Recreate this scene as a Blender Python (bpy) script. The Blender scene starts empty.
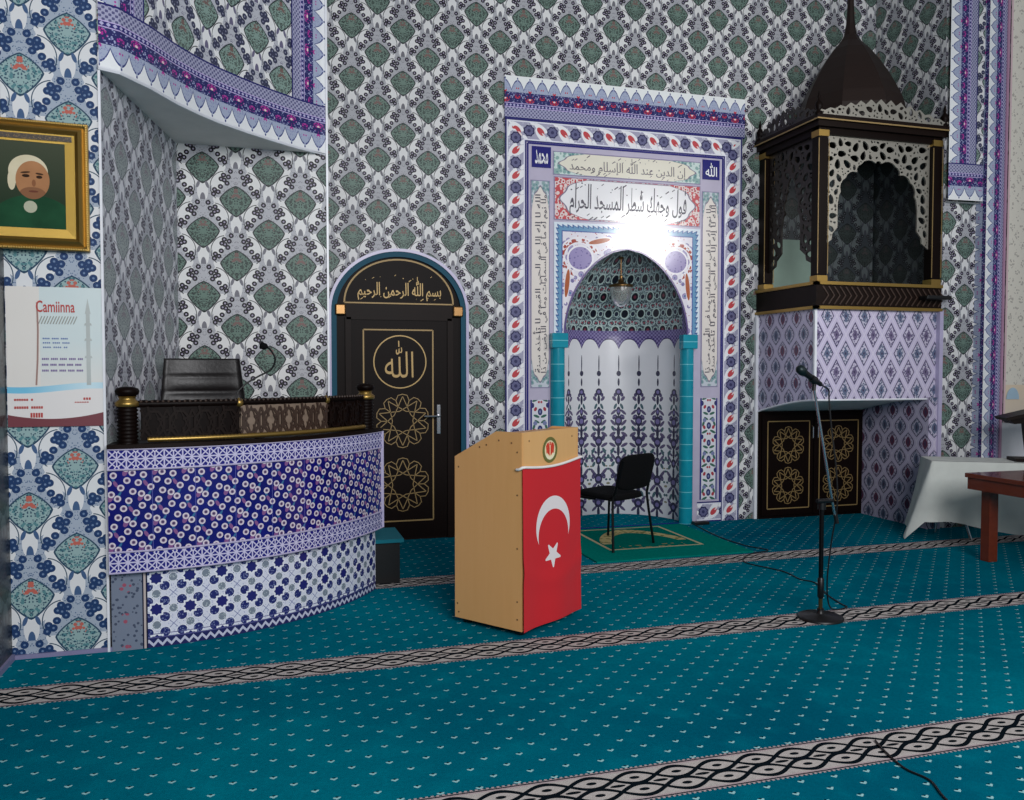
import bpy, bmesh, math, random
from math import pi, sin, cos, radians as R, sqrt, atan2, hypot
from mathutils import Vector, Matrix
scene = bpy.context.scene
COL = scene.collection
random.seed(7)

# ------------------------------------------------------------------ camera
FPX, HC, PSI, PIT = 830.0, 1.5, R(16.3), R(2.1)
cd = bpy.data.cameras.new('camera')
cam = bpy.data.objects.new('camera', cd)
COL.objects.link(cam)
cd.sensor_fit = 'HORIZONTAL'
cd.sensor_width = 36.0
cd.lens = FPX * 36.0 / 1024.0
cd.clip_start = 0.05
cam.location = (0, 0, HC)
cam.rotation_euler = (pi / 2 - PIT, 0, -PSI)
scene.camera = cam
scene.view_settings.view_transform = 'Standard'
scene.view_settings.look = 'None'
scene.cycles.use_denoising = True

# ------------------------------------------------------------------ colours
def c(h):
    h = h.lstrip('#')
    o = []
    for i in (0, 2, 4):
        v = int(h[i:i + 2], 16) / 255
        o.append(v / 12.92 if v <= .04045 else ((v + .055) / 1.055) ** 2.4)
    return (o[0], o[1], o[2], 1.0)

# ------------------------------------------------------------------ shader expression helper
class S:
    """a float socket (or plain number) with operators"""
    __array_priority__ = 10
    def __init__(s, t, v): s.t, s.v = t, v
    def _m(s, op, *a):
        n = s.t.nodes.new('ShaderNodeMath'); n.operation = op
        for i, x in enumerate((s,) + a):
            x = x.v if isinstance(x, S) else x
            if isinstance(x, (int, float)): n.inputs[i].default_value = x
            else: s.t.links.new(x, n.inputs[i])
        return S(s.t, n.outputs[0])
    def __add__(s, o): return s._m('ADD', o)
    __radd__ = __add__
    def __sub__(s, o): return s._m('SUBTRACT', o)
    def __rsub__(s, o): return S(s.t, float(o))._m('SUBTRACT', s)
    def __mul__(s, o): return s._m('MULTIPLY', o)
    __rmul__ = __mul__
    def __truediv__(s, o): return s._m('DIVIDE', o)
    def __lt__(s, o): return s._m('LESS_THAN', o)
    def __gt__(s, o): return s._m('GREATER_THAN', o)
    def __and__(s, o): return s._m('MULTIPLY', o)
    def __or__(s, o): return s._m('MAXIMUM', o)
    def min(s, o): return s._m('MINIMUM', o)
    def max(s, o): return s._m('MAXIMUM', o)
    def inv(s): return 1.0 - s
    def abs(s): return s._m('ABSOLUTE')
    def pow(s, o): return s._m('POWER', o)
    def sqrt(s): return s._m('SQRT')
    def sin(s): return s._m('SINE')
    def cos(s): return s._m('COSINE')
    def pp(s, h): return s._m('PINGPONG', h)            # distance to the nearest multiple of 2h
    def fold(s, p): return (s + p / 2)._m('FLOORED_MODULO', p) - p / 2
    def wrap(s, p): return s._m('FLOORED_MODULO', p)
    def step(s, p): return (s / p)._m('FLOOR')
    def between(s, a, b): return (s > a) & (s < b)

class T:
    """one node tree"""
    def __init__(s, mat):
        s.t = mat.node_tree; s.n = s.t.nodes; s.l = s.t.links
    def uv(s, name='UVMap'):
        n = s.n.new('ShaderNodeUVMap'); n.uv_map = name
        x = s.n.new('ShaderNodeSeparateXYZ'); s.l.new(n.outputs[0], x.inputs[0])
        return S(s.t, x.outputs[0]), S(s.t, x.outputs[1])
    def obj(s):
        n = s.n.new('ShaderNodeTexCoord')
        x = s.n.new('ShaderNodeSeparateXYZ'); s.l.new(n.outputs['Object'], x.inputs[0])
        return [S(s.t, x.outputs[i]) for i in range(3)]
    def vec(s, x, y, z=0.0):
        n = s.n.new('ShaderNodeCombineXYZ')
        for i, q in enumerate((x, y, z)):
            q = q.v if isinstance(q, S) else q
            if isinstance(q, (int, float)): n.inputs[i].default_value = q
            else: s.l.new(q, n.inputs[i])
        return n.outputs[0]
    def dist(s, p, x, y):
        n = s.n.new('ShaderNodeVectorMath'); n.operation = 'DISTANCE'
        s.l.new(p, n.inputs[0]); n.inputs[1].default_value = (x, y, 0)
        return S(s.t, n.outputs['Value'])
    def ell(s, p, x, y, a, b, rot=0.0):
        """normalised radius in an ellipse at x,y (under 1 = inside)"""
        n = s.n.new('ShaderNodeMapping'); n.vector_type = 'TEXTURE'
        s.l.new(p, n.inputs[0])
        n.inputs['Location'].default_value = (x, y, 0)
        n.inputs['Rotation'].default_value = (0, 0, R(rot))
        n.inputs['Scale'].default_value = (a, b, 1)
        m = s.n.new('ShaderNodeVectorMath'); m.operation = 'LENGTH'
        s.l.new(n.outputs[0], m.inputs[0])
        return S(s.t, m.outputs['Value'])
    def noise(s, p=None, scale=5.0, detail=2.0, rough=.5):
        n = s.n.new('ShaderNodeTexNoise')
        n.inputs['Scale'].default_value = scale; n.inputs['Detail'].default_value = detail
        n.inputs['Roughness'].default_value = rough
        if p is None:
            q = s.n.new('ShaderNodeTexCoord'); p = q.outputs['Object']
        s.l.new(p, n.inputs['Vector'])
        return S(s.t, n.outputs[0])
    def voro(s, p, scale, feature='F1'):
        n = s.n.new('ShaderNodeTexVoronoi'); n.feature = feature
        n.inputs['Scale'].default_value = scale
        s.l.new(p, n.inputs['Vector'])
        return S(s.t, n.outputs['Distance'])
    def mix(s, fac, a, b):
        n = s.n.new('ShaderNodeMix'); n.data_type = 'RGBA'
        f = fac.v if isinstance(fac, S) else fac
        if isinstance(f, (int, float)): n.inputs[0].default_value = f
        else: s.l.new(f, n.inputs[0])
        for i, q in ((6, a), (7, b)):
            if isinstance(q, tuple): n.inputs[i].default_value = q
            else: s.l.new(q, n.inputs[i])
        return n.outputs[2]
    def scale_col(s, col, f):
        n = s.n.new('ShaderNodeMix'); n.data_type = 'RGBA'; n.blend_type = 'MULTIPLY'
        n.inputs[0].default_value = 1.0
        if isinstance(col, tuple): n.inputs[6].default_value = col
        else: s.l.new(col, n.inputs[6])
        s.l.new(s.vec(f, f, f), n.inputs[7])
        return n.outputs[2]

def material(name, fn=None, col=None, rough=.5, metal=0.0, spec=.5, bump=None, coat=0.0, trans=0.0, emit=None, sheen=0.0, alpha=1.0):
    m = bpy.data.materials.new(name); m.use_nodes = True
    b = m.node_tree.nodes['Principled BSDF']
    b.inputs['Roughness'].default_value = rough
    b.inputs['Metallic'].default_value = metal
    b.inputs['Specular IOR Level'].default_value = spec
    b.inputs['Coat Weight'].default_value = coat
    b.inputs['Transmission Weight'].default_value = trans
    b.inputs['Sheen Weight'].default_value = sheen
    b.inputs['Alpha'].default_value = alpha
    t = T(m)
    if fn:
        r = fn(t)
        if isinstance(r, tuple) and len(r) == 2: r, h = r
        else: h = None
        if isinstance(r, tuple): b.inputs['Base Color'].default_value = r
        else: t.l.new(r, b.inputs['Base Color'])
    else:
        # a little mottling so that no surface is dead flat
        v = t.noise(scale=9.0, detail=3) * .22 + .89
        t.l.new(t.scale_col(col, v), b.inputs['Base Color']); h = None
    if bump:
        n = t.n.new('ShaderNodeBump'); n.inputs['Strength'].default_value = bump[1]; n.inputs['Distance'].default_value = .01
        hh = t.noise(scale=bump[0], detail=3)
        t.l.new(hh.v, n.inputs['Height']); t.l.new(n.outputs[0], b.inputs['Normal'])
    if emit:
        b.inputs['Emission Color'].default_value = emit[0]; b.inputs['Emission Strength'].default_value = emit[1]
    return m

# ------------------------------------------------------------------ objects
ORG = {}
def world_org(o):
    return ORG.get(o.name, Vector((0, 0, 0))) if o else Vector((0, 0, 0))
def link(o, parent=None):
    COL.objects.link(o)
    if parent: o.parent = parent
    return o
def tag(o, label=None, cat=None, group=None, kind=None):
    if label: o['label'] = label
    if cat: o['category'] = cat
    if group: o['group'] = group
    if kind: o['kind'] = kind
    return o
def thing(name, label, cat, loc=(0, 0, 0), group=None, kind=None):
    o = bpy.data.objects.new(name, None)
    o.empty_display_size = .1
    o.location = loc
    link(o); ORG[o.name] = Vector(loc)
    return tag(o, label, cat, group, kind)

class MB:
    def __init__(s): s.v, s.f, s.u, s.m = [], [], [], []
    def face(s, pts, uvs=None, mi=0):
        k = len(s.v); s.v += [tuple(p) for p in pts]
        s.f.append(list(range(k, k + len(pts)))); s.u.append(uvs or [(p[0], p[1]) for p in pts]); s.m.append(mi)
    def grid(s, P, UV=None, mi=0, flip=False, closed=False):
        """rows of points sharing vertices"""
        n, m = len(P), len(P[0]); k = len(s.v)
        for r in P: s.v += [tuple(p) for p in r]
        for i in range(n - 1):
            for j in range(m if closed else m - 1):
                j2 = (j + 1) % m
                q = [(i, j), (i, j2), (i + 1, j2), (i + 1, j)]
                if flip: q.reverse()
                s.f.append([k + a * m + b for a, b in q])
                s.u.append([UV[a][b] if UV else (0, 0) for a, b in q]); s.m.append(mi)
    def poly(s, pts, mi=0):
        s.face(pts, None, mi)
    def box(s, cx, cy, cz, sx, sy, sz, rot=0.0, mi=0):
        ca, sa = cos(rot), sin(rot)
        k = len(s.v)
        for z in (-1, 1):
            for y in (-1, 1):
                for x in (-1, 1):
                    a, b = x * sx / 2, y * sy / 2
                    s.v.append((cx + a * ca - b * sa, cy + a * sa + b * ca, cz + z * sz / 2))
        for q in ((0, 2, 3, 1), (4, 5, 7, 6), (0, 1, 5, 4), (2, 6, 7, 3), (0, 4, 6, 2), (1, 3, 7, 5)):
            s.f.append([k + i for i in q])
            dims = [(s.v[k + i]) for i in q]
            w = [((p[0] - cx) * ca + (p[1] - cy) * sa, -(p[0] - cx) * sa + (p[1] - cy) * ca, p[2] - cz) for p in dims]
            if q in ((0, 2, 3, 1), (4, 5, 7, 6)): s.u.append([(a[0], a[1]) for a in w])
            elif q in ((0, 1, 5, 4), (2, 6, 7, 3)): s.u.append([(a[0], a[2]) for a in w])
            else: s.u.append([(a[1], a[2]) for a in w])
            s.m.append(mi)
        return s
    def b2(s, x0, x1, y0, y1, z0, z1, mi=0):
        return s.box((x0 + x1) / 2, (y0 + y1) / 2, (z0 + z1) / 2, x1 - x0, y1 - y0, z1 - z0, 0, mi)
    def tube(s, path, r, n=8, mi=0, closed=False, caps=True):
        P = [Vector(p) for p in path]; N = len(P)
        rr = r if isinstance(r, (list, tuple)) else [r] * N
        up = None; rings = []
        for i in range(N):
            if closed: d = P[(i + 1) % N] - P[i - 1]
            else: d = P[min(i + 1, N - 1)] - P[max(i - 1, 0)]
            d.normalize()
            if up is None:
                up = Vector((0, 0, 1)) if abs(d.z) < .9 else Vector((1, 0, 0))
            a = d.cross(up)
            if a.length < 1e-6: a = d.orthogonal()
            a.normalize(); b = a.cross(d); up = b
            rings.append([P[i] + (a * cos(2 * pi * j / n) + b * sin(2 * pi * j / n)) * rr[i] for j in range(n)])
        if closed: rings.append(rings[0])
        s.grid(rings, None, mi, closed=True)
        if caps and not closed:
            s.face(list(reversed(rings[0])), None, mi); s.face(rings[-1], None, mi)
        return s
    def lathe(s, prof, x=0, y=0, n=20, mi=0, rot=0.0):
        rows = [[(x + r * cos(rot + 2 * pi * j / n), y + r * sin(rot + 2 * pi * j / n), z) for j in range(n)] for r, z in prof]
        s.grid(rows, [[(j / n, z) for j in range(n)] for r, z in prof], mi, closed=True)
        if prof[0][0] > 1e-4: s.face(list(reversed(rows[0])), None, mi)
        if prof[-1][0] > 1e-4: s.face(rows[-1], None, mi)
        return s
    def strip(s, pts, w, fmap, d0=0.0, d1=.004, closed=False, mi=0):
        """flat ribbon along 2D pts with width w mapped by fmap(a,b,depth)"""
        N = len(pts); L, Rr = [], []
        for i in range(N):
            if closed: a, b = pts[i - 1], pts[(i + 1) % N]
            else: a, b = pts[max(i - 1, 0)], pts[min(i + 1, N - 1)]
            dx, dy = b[0] - a[0], b[1] - a[1]; l = hypot(dx, dy) or 1
            nx, ny = -dy / l * w / 2, dx / l * w / 2
            L.append((pts[i][0] + nx, pts[i][1] + ny)); Rr.append((pts[i][0] - nx, pts[i][1] - ny))
        rows = [[fmap(*p, d0) for p in L], [fmap(*p, d1) for p in L], [fmap(*p, d1) for p in Rr], [fmap(*p, d0) for p in Rr]]
        if closed:
            for r in rows: r.append(r[0])
        s.grid(rows, None, mi)
        return s
    def prism(s, poly, fmap, d0, d1, mi=0, uv=None):
        """2D polygon extruded between two depths"""
        a = [fmap(*p, d0) for p in poly]; b = [fmap(*p, d1) for p in poly]
        u = list(poly)
        s.face(list(reversed(a)), list(reversed(u)), mi); s.face(b, u, mi)
        for i in range(len(poly)):
            j = (i + 1) % len(poly)
            s.face([a[i], a[j], b[j], b[i]], [u[i], u[j], u[j], u[i]], mi)
        return s
    def build(s, name, mats, parent=None, smooth=False, bevel=0.0, merge=False, sub=0):
        me = bpy.data.meshes.new(name)
        o0 = world_org(parent)
        me.from_pydata([(p[0] - o0.x, p[1] - o0.y, p[2] - o0.z) for p in s.v], [], s.f)
        ul = me.uv_layers.new(name='UVMap'); k = 0
        for f in s.u:
            for q in f: ul.data[k].uv = (q[0], q[1]); k += 1
        if not isinstance(mats, (list, tuple)): mats = [mats]
        for m in mats: me.materials.append(m)
        for p, i in zip(me.polygons, s.m):
            p.material_index = i; p.use_smooth = bool(smooth)
        bm = bmesh.new(); bm.from_mesh(me)
        if merge or bevel or sub: bmesh.ops.remove_doubles(bm, verts=bm.verts, dist=1e-5)
        if bevel:
            es = [e for e in bm.edges if len(e.link_faces) == 2 and e.calc_face_angle(0) > .5]
            bmesh.ops.bevel(bm, geom=es, offset=bevel, segments=3, affect='EDGES', profile=.5)
            if smooth:
                for f in bm.faces: f.smooth = True
        bm.to_mesh(me); bm.free()
        me.update()
        o = bpy.data.objects.new(name, me)
        link(o, parent); ORG[o.name] = o0
        if sub:
            md = o.modifiers.new('sub', 'SUBSURF'); md.levels = md.render_levels = sub
        return o
def struct(name, mb, m, **k):
    o = mb.build(name, m, **k); o['kind'] = 'structure'; return o
def vwall(mb, a, b, z0, z1, u0=0.0, mi=0):
    """vertical quad seen from the side where a is left and b right; uv in metres"""
    L = hypot(b[0] - a[0], b[1] - a[1])
    mb.face([(a[0], a[1], z0), (b[0], b[1], z0), (b[0], b[1], z1), (a[0], a[1], z1)],
            [(u0, z0), (u0 + L, z0), (u0 + L, z1), (u0, z1)], mi)
def onwall(Y):
    return lambda a, b, d: (a, Y - d, b)

# ------------------------------------------------------------------ Arabic lettering (presentation forms, laid out right to left)
AR = {'ا': 'FE8D FE8E', 'أ': 'FE83 FE84', 'إ': 'FE87 FE88', 'آ': 'FE81 FE82', 'ب': 'FE8F FE90 FE91 FE92', 'ت': 'FE95 FE96 FE97 FE98',
      'ة': 'FE93 FE94', 'ج': 'FE9D FE9E FE9F FEA0', 'ح': 'FEA1 FEA2 FEA3 FEA4', 'خ': 'FEA5 FEA6 FEA7 FEA8', 'د': 'FEA9 FEAA',
      'ذ': 'FEAB FEAC', 'ر': 'FEAD FEAE', 'س': 'FEB1 FEB2 FEB3 FEB4', 'ش': 'FEB5 FEB6 FEB7 FEB8', 'ض': 'FEBD FEBE FEBF FEC0',
      'ط': 'FEC1 FEC2 FEC3 FEC4', 'ظ': 'FEC5 FEC6 FEC7 FEC8', 'ع': 'FEC9 FECA FECB FECC', 'ف': 'FED1 FED2 FED3 FED4', 'ق': 'FED5 FED6 FED7 FED8',
      'ك': 'FED9 FEDA FEDB FEDC', 'ل': 'FEDD FEDE FEDF FEE0', 'م': 'FEE1 FEE2 FEE3 FEE4', 'ن': 'FEE5 FEE6 FEE7 FEE8',
      'ه': 'FEE9 FEEA FEEB FEEC', 'و': 'FEED FEEE', 'ي': 'FEF1 FEF2 FEF3 FEF4', 'ى': 'FEEF FEF0', 'ئ': 'FE89 FE8A FE8B FE8C', 'ؤ': 'FE85 FE86', 'ص': 'FEB9 FEBA FEBB FEBC', 'ء': 'FE80'}
def shape_ar(s):
    out = []
    for i, ch in enumerate(s):
        if ch not in AR: out.append(ch); continue
        f = AR[ch].split()
        prev = i > 0 and s[i - 1] in AR and len(AR[s[i - 1]].split()) == 4
        nxt = len(f) == 4 and i + 1 < len(s) and s[i + 1] in AR and s[i + 1] != 'ء'
        if len(f) == 1: k = 0
        else: k = (3 if nxt else 1) if prev else (2 if nxt else 0)
        out.append(chr(int(f[k], 16)))
    return ''.join(reversed(out))
def text_geo(body, res=3, bold=0.0):
    cu = bpy.data.curves.new('lettering', 'FONT'); cu.body = body; cu.resolution_u = res; cu.offset = bold
    o = bpy.data.objects.new('lettering', cu); COL.objects.link(o)
    bpy.context.view_layer.update()
    ev = o.evaluated_get(bpy.context.evaluated_depsgraph_get())
    me = ev.to_mesh()
    V = [(v.co.x, v.co.y) for v in me.vertices]; F = [list(p.vertices) for p in me.polygons]
    ev.to_mesh_clear()
    bpy.data.objects.remove(o); bpy.data.curves.remove(cu)
    return V, F
def calligraph(V, tall=1.9, mid=.30):
    """long ascenders, as in monumental script"""
    return [(x, y if y < mid else mid + (y - mid) * tall) for x, y in V]
def marks(mb, box, fmap, d, n, seed, size):
    """small vowel strokes and dots over and under a line of script"""
    rng = random.Random(seed); a0, a1, b0, b1 = box
    for i in range(n):
        x = a0 + (a1 - a0) * (i + rng.random()) / n; z = rng.choice((b1 - (b1 - b0) * rng.uniform(.02, .30), b0 + (b1 - b0) * rng.uniform(-.05, .12)))
        l = size * rng.uniform(.6, 1.2)
        mb.strip([(x - l / 2, z - l * .35), (x + l / 2, z + l * .35)] if rng.random() < .65 else [(x - l * .2, z), (x + l * .2, z)], l * .28, fmap, d - .001, d)
def letter(mb, body, box, fmap, d=.003, rot90=False, bold=0.0, arabic=True, keep=False, slant=0.0, tall=None):
    """fit lettering into box (a0,a1,b0,b1) of a mapped plane"""
    V, F = text_geo(shape_ar(body) if arabic else body, bold=bold)
    if tall: V = calligraph(V, tall)
    if slant: V = [(x + slant * y, y) for x, y in V]
    if rot90 == 1: V = [(-y, x) for x, y in V]
    x0, x1 = min(v[0] for v in V), max(v[0] for v in V); y0, y1 = min(v[1] for v in V), max(v[1] for v in V)
    a0, a1, b0, b1 = box
    sx, sy = (a1 - a0) / (x1 - x0), (b1 - b0) / (y1 - y0)
    if keep: sx = sy = min(sx, sy)
    k = len(mb.v)
    mb.v += [fmap(a0 + (x - x0) * sx, b0 + (y - y0) * sy, d) for x, y in V]
    for f in F:
        mb.f.append([k + i for i in f]); mb.u.append([(0, 0)] * len(f)); mb.m.append(0)

def pierced(outer, holes, fmap, d0, d1):
    """a plate with holes cut through it: filled 2D curve turned into mesh"""
    cu = bpy.data.curves.new('plate', 'CURVE'); cu.dimensions = '2D'; cu.fill_mode = 'BOTH'; cu.extrude = .5
    for pts in [outer] + holes:
        sp = cu.splines.new('POLY'); sp.points.add(len(pts) - 1); sp.use_cyclic_u = True
        for p, q in zip(sp.points, pts): p.co = (q[0], q[1], 0, 1)
    o = bpy.data.objects.new('plate', cu); COL.objects.link(o)
    bpy.context.view_layer.update()
    ev = o.evaluated_get(bpy.context.evaluated_depsgraph_get()); me = ev.to_mesh()
    mb = MB()
    mb.v = [fmap(v.co.x, v.co.y, d0 if v.co.z < 0 else d1) for v in me.vertices]
    for p in me.polygons:
        mb.f.append(list(p.vertices)); mb.u.append([(0, 0)] * len(p.vertices)); mb.m.append(0)
    ev.to_mesh_clear()
    bpy.data.objects.remove(o); bpy.data.curves.remove(cu)
    return mb
def inside(p, poly):
    x, y = p; r = False
    for i in range(len(poly)):
        (x1, y1), (x2, y2) = poly[i - 1], poly[i]
        if (y1 > y) != (y2 > y) and x < (x2 - x1) * (y - y1) / (y2 - y1) + x1: r = not r
    return r
def edge_dist(p, poly):
    best = 9
    for i in range(len(poly)):
        a, b = Vector(poly[i - 1]), Vector(poly[i]); q = Vector(p); ab = b - a
        t = max(0, min(1, (q - a).dot(ab) / max(ab.dot(ab), 1e-9)))
        best = min(best, (q - a - ab * t).length)
    return best
def leaf_holes(poly, rmax, rmin, gap, tries=2600, seed=3):
    rng = random.Random(seed); out = []
    xs = [p[0] for p in poly]; ys = [p[1] for p in poly]
    for i in range(tries):
        p = (rng.uniform(min(xs), max(xs)), rng.uniform(min(ys), max(ys)))
        if not inside(p, poly): continue
        r = edge_dist(p, poly) - gap
        for q in out: r = min(r, hypot(p[0] - q[0], p[1] - q[1]) - q[2] - gap)
        want = rmax if i < tries * .45 else rmin
        if r < want: continue
        out.append((p[0], p[1], min(r, rmax * 1.25)))
    H = []
    for x, y, r in out:
        a = rng.uniform(0, pi); H.append([])
        for k in range(12):
            t = 2 * pi * k / 12
            u, v = r * cos(t), r * .62 * sin(t) * (1 - .3 * cos(t))
            H[-1].append((x + u * cos(a) - v * sin(a), y + u * sin(a) + v * cos(a)))
    return H
# ------------------------------------------------------------------ tile patterns
WHITE = c('#dcdce2'); NAVY = c('#1c1c78'); LILAC = c('#b4b0d8'); DARK = c('#23222c'); RED = c('#c8303c'); TEAL = c('#1f8f9e')
def iznik(ox, oz, white='#e6e6e9', base='#b4b5c2', sage='#56655f', dark='#2c3538', leaf='#8ba39a', warm='#7d6460', ring='#1c1926', pale='#aca4ba', big=0, stemc='#6f6a86'):
    """ogival lattice of spade medallions between white bands and blossom sprays, 44 cm repeat"""
    A, B = .44, .448
    def fn(t):
        u, v = t.uv()
        k = 380 / A
        acc = {}
        def OR(n, m): acc[n] = m if n not in acc else acc[n] | m
        for dx, dz in ((0, 0), (A / 2, B / 2)):
            x = (u - (ox + dx)).pp(A / 2) * k
            y = (v - (oz + dz)).fold(B) * k
            p = t.vec(x, y)
            up = y > 8.0
            h = up * -22.0 + 98.0                         # taller below, shorter above
            r = (x / 88.0).pow(1.3) + ((y - 8.0).abs() / h).pow(1.3)
            OR('med', r < 1.0); OR('line', r.between(1.0, 1.12))
            OR('core', t.ell(p, 0, 40, 36, 34) < 1)
            OR('band', (r.between(1.1, 1.72) & (y < 16.0)) | (t.ell(p, 0, -140, 32, 66) < 1) | (t.ell(p, 98, 108, 30, 76, 22) < 1))
            d = None
            for a, b in ((30, 176), (42, 142), (66, 122), (50, 104), (84, 128), (88, 82), (122, 62), (102, 50), (128, 36), (36, 206), (70, 152)):
                q = t.dist(p, a, b); d = q if d is None else d.min(q)
            OR('ring', d < (17.0 if big else 15.0)); OR('pale', d < (5.0 if big else 5.5))
            e = t.ell(p, 62, 82, 86, 94)
            OR('line', e.between(.96, 1.01) & (x > 70.0) & (y > 10.0))
            OR('stem', (t.ell(p, 0, -190, 15, 38) < 1) | (t.ell(p, 26, -104, 9, 22, 20) < 1))
        q = t.vec((u - ox).pp(A / 2), (v - oz).fold(B))
        vo = t.voro(q, 46.0); v2 = t.voro(q, 85.0)
        nz = t.noise(t.vec(u, v), 1.3, 2)
        col = t.mix(v2 < .26, c(base), c(stemc))
        col = t.mix(acc['band'], col, c(white))
        col = t.mix(acc['line'], col, c(dark))
        col = t.mix(acc['stem'], col, c(stemc))
        inner = t.mix(vo < .40, c(leaf), c(sage))
        inner = t.mix(vo > .55, inner, c(leaf))
        inner = t.mix(v2 < .34, inner, c(dark))
        inner = t.mix(acc['core'] & (vo < .5), inner, c(warm))
        col = t.mix(acc['med'], col, inner)
        col = t.mix(acc['ring'], col, c(ring))
        col = t.mix(acc['pale'], col, c(pale))
        return t.scale_col(col, nz * .3 + .82)
    return fn

def ogee(ox, oz, A=.215, B=.337, straight=False, dim=1.0):
    """lilac lattice of the pulpit tower"""
    def fn(t):
        u, v = t.uv()
        x = (u - ox).pp(A / 2) / (A / 2); y = (v - oz).pp(B / 2) / (B / 2)
        s = x + (y if straight else (y * pi).cos() * -.5 + .5)
        d = (s - 1.0).abs()
        p = t.vec(u, v)
        vo = t.voro(p, 55.0)
        odd = s > 1.0
        fill = t.mix(odd, c('#8a83a2'), c('#7f8ba0'))
        fill = t.mix(vo < .3, fill, c('#5a5272'))
        fill = t.mix(vo > .5, fill, c('#cfc8de'))
        heart = t.mix(odd, c('#6f3a58') if not straight else c('#75698c'), c('#66728f'))
        heart = t.mix(vo < .25, heart, c('#4a4262'))
        col = t.mix(d > .30, c('#cfc6e2'), c('#4c4468'))
        col = t.mix(d > .40, col, fill)
        col = t.mix(d > .62, col, c('#d6cfe6') if not straight else fill)
        col = t.mix(d > .68, col, heart)
        col = t.mix(d > .9, col, c('#4b4560'))
        col = t.mix((d < .05), col, c('#ddd6ea'))
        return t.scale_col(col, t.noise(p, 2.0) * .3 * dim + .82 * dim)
    return fn

def flowerband(P=.225, W=.2):
    """u across, v along: navy rosettes alternating with red tulips on white leaves"""
    def fn(t):
        u, v = t.uv()
        y = v.fold(P); x = u - W / 2
        y2 = (v - P / 2).fold(P)
        p, q = t.vec(x, y), t.vec(x, y2)
        r = t.dist(p, 0, 0); a = y._m('ARCTAN2', x)
        rr = r + (a * 8.0).cos() * .0035
        col = t.mix(t.voro(t.vec(u, v), 38.0) < .28, c('#a7a6bd'), c('#cfcfdf'))
        col = t.mix((t.ell(q, .035, .0, .075, .032, 38) < 1) | (t.ell(q, -.03, -.0, .07, .028, 60) < 1) | (t.ell(p, -.075, .03, .03, .018, 50) < 1) | (t.ell(p, .07, -.035, .034, .018, 40) < 1), col, c('#f0f0f4'))
        col = t.mix(t.ell(q, .0, .0, .044, .026, 45) < 1, col, c('#c74a50'))
        col = t.mix(t.ell(q, .03, .03, .026, .007, 45) < 1, col, c('#f0e0e0'))
        col = t.mix(rr < .052, col, c('#2a2a52'))
        col = t.mix(rr < .040, col, c('#66668c'))
        col = t.mix(r < .016, col, c('#3a3a60'))
        e = x.abs()
        col = t.mix(e > W / 2 - .026, col, c('#e6e6f2'))
        col = t.mix(e > W / 2 - .014, col, c('#2b2a6e'))
        return col
    return fn

def crest(P=.117, red=RED, teeth='#f2f5f5'):
    """v 0 plain edge .. .38 tips; crenellated border of red palmettes"""
    def fn(t):
        u, v = t.uv()
        x = (u - 0.0).pp(P / 2) / (P / 2)               # 0 at a tooth centre
        x2 = u.pp(P) / P
        p = t.vec(x2, v)
        edge = .345 - x.pow(2.0) * .085 + (x < .10) * .02
        vo = t.voro(t.vec(u.pp(P), v), 62.0)
        col = t.mix(vo < .37, c('#2a2b66'), c('#7d82b4'))
        col = t.mix(vo < .19, col, c('#c2c8e0'))
        col = t.mix((v > .235) & (vo > .3), col, t.mix((edge - v) < .014, c('#aab4cc'), t.mix(vo < .3, c('#3c4680'), c('#94a2c8'))))
        col = t.mix(((t.ell(p, 0, .178, .40, .034) < 1) | (t.ell(p, 0, .225, .16, .04) < 1) | (t.ell(p, 1, .20, .26, .022) < 1) | (t.ell(p, 1, .27, .12, .014) < 1)) & (vo < .46), col, red)
        col = t.mix(t.ell(p, 0, .176, .10, .008) < 1, col, c('#f3d5dc'))
        # chain and fine lattice rows below the palmettes
        y = (v / .034).wrap(1.0) - .5; cx = (u / .034).wrap(1.0) - .5
        chain = ((cx.abs() + y.abs()) < .36)
        col = t.mix(v < .137, col, t.mix(chain, c('#2f2c72'), c('#b9b6dc')))
        lat = ((u * 185.0).sin() * (v * 185.0).sin()) > .1
        col = t.mix(v < .1, col, t.mix(lat, c('#a9a9c6'), c('#5d5d86')))
        col = t.mix(v.between(.1, .106) | v.between(.134, .14), col, c('#c7b6e6'))
        col = t.mix((edge < v), col, c(teeth))
        col = t.mix(v < .012, col, c('#24246a'))
        return col
    return fn

def geoband(P=.092):
    """navy and white star band of the sermon desk"""
    def fn(t):
        u, v = t.uv()
        a = (u * (2 * pi / P)); b = (v * (2 * pi / P))
        x = (u / P).wrap(1.0) - .5; y = (v / P).wrap(1.0) - .5
        d1 = x.abs() + y.abs(); d2 = x.abs().max(y.abs())
        k = ((x.abs() - y.abs()).abs() < .05) | (d1.between(.42, .52)) | (d2 > .46) | (x.abs() < .035)
        col = t.mix(k, c('#201f7c'), c('#cfcbe8'))
        col = t.mix(d1 < .16, col, c('#e4e0f2'))
        col = t.mix(d1 < .09, col, c('#25248a'))
        return col
    return fn

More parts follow.
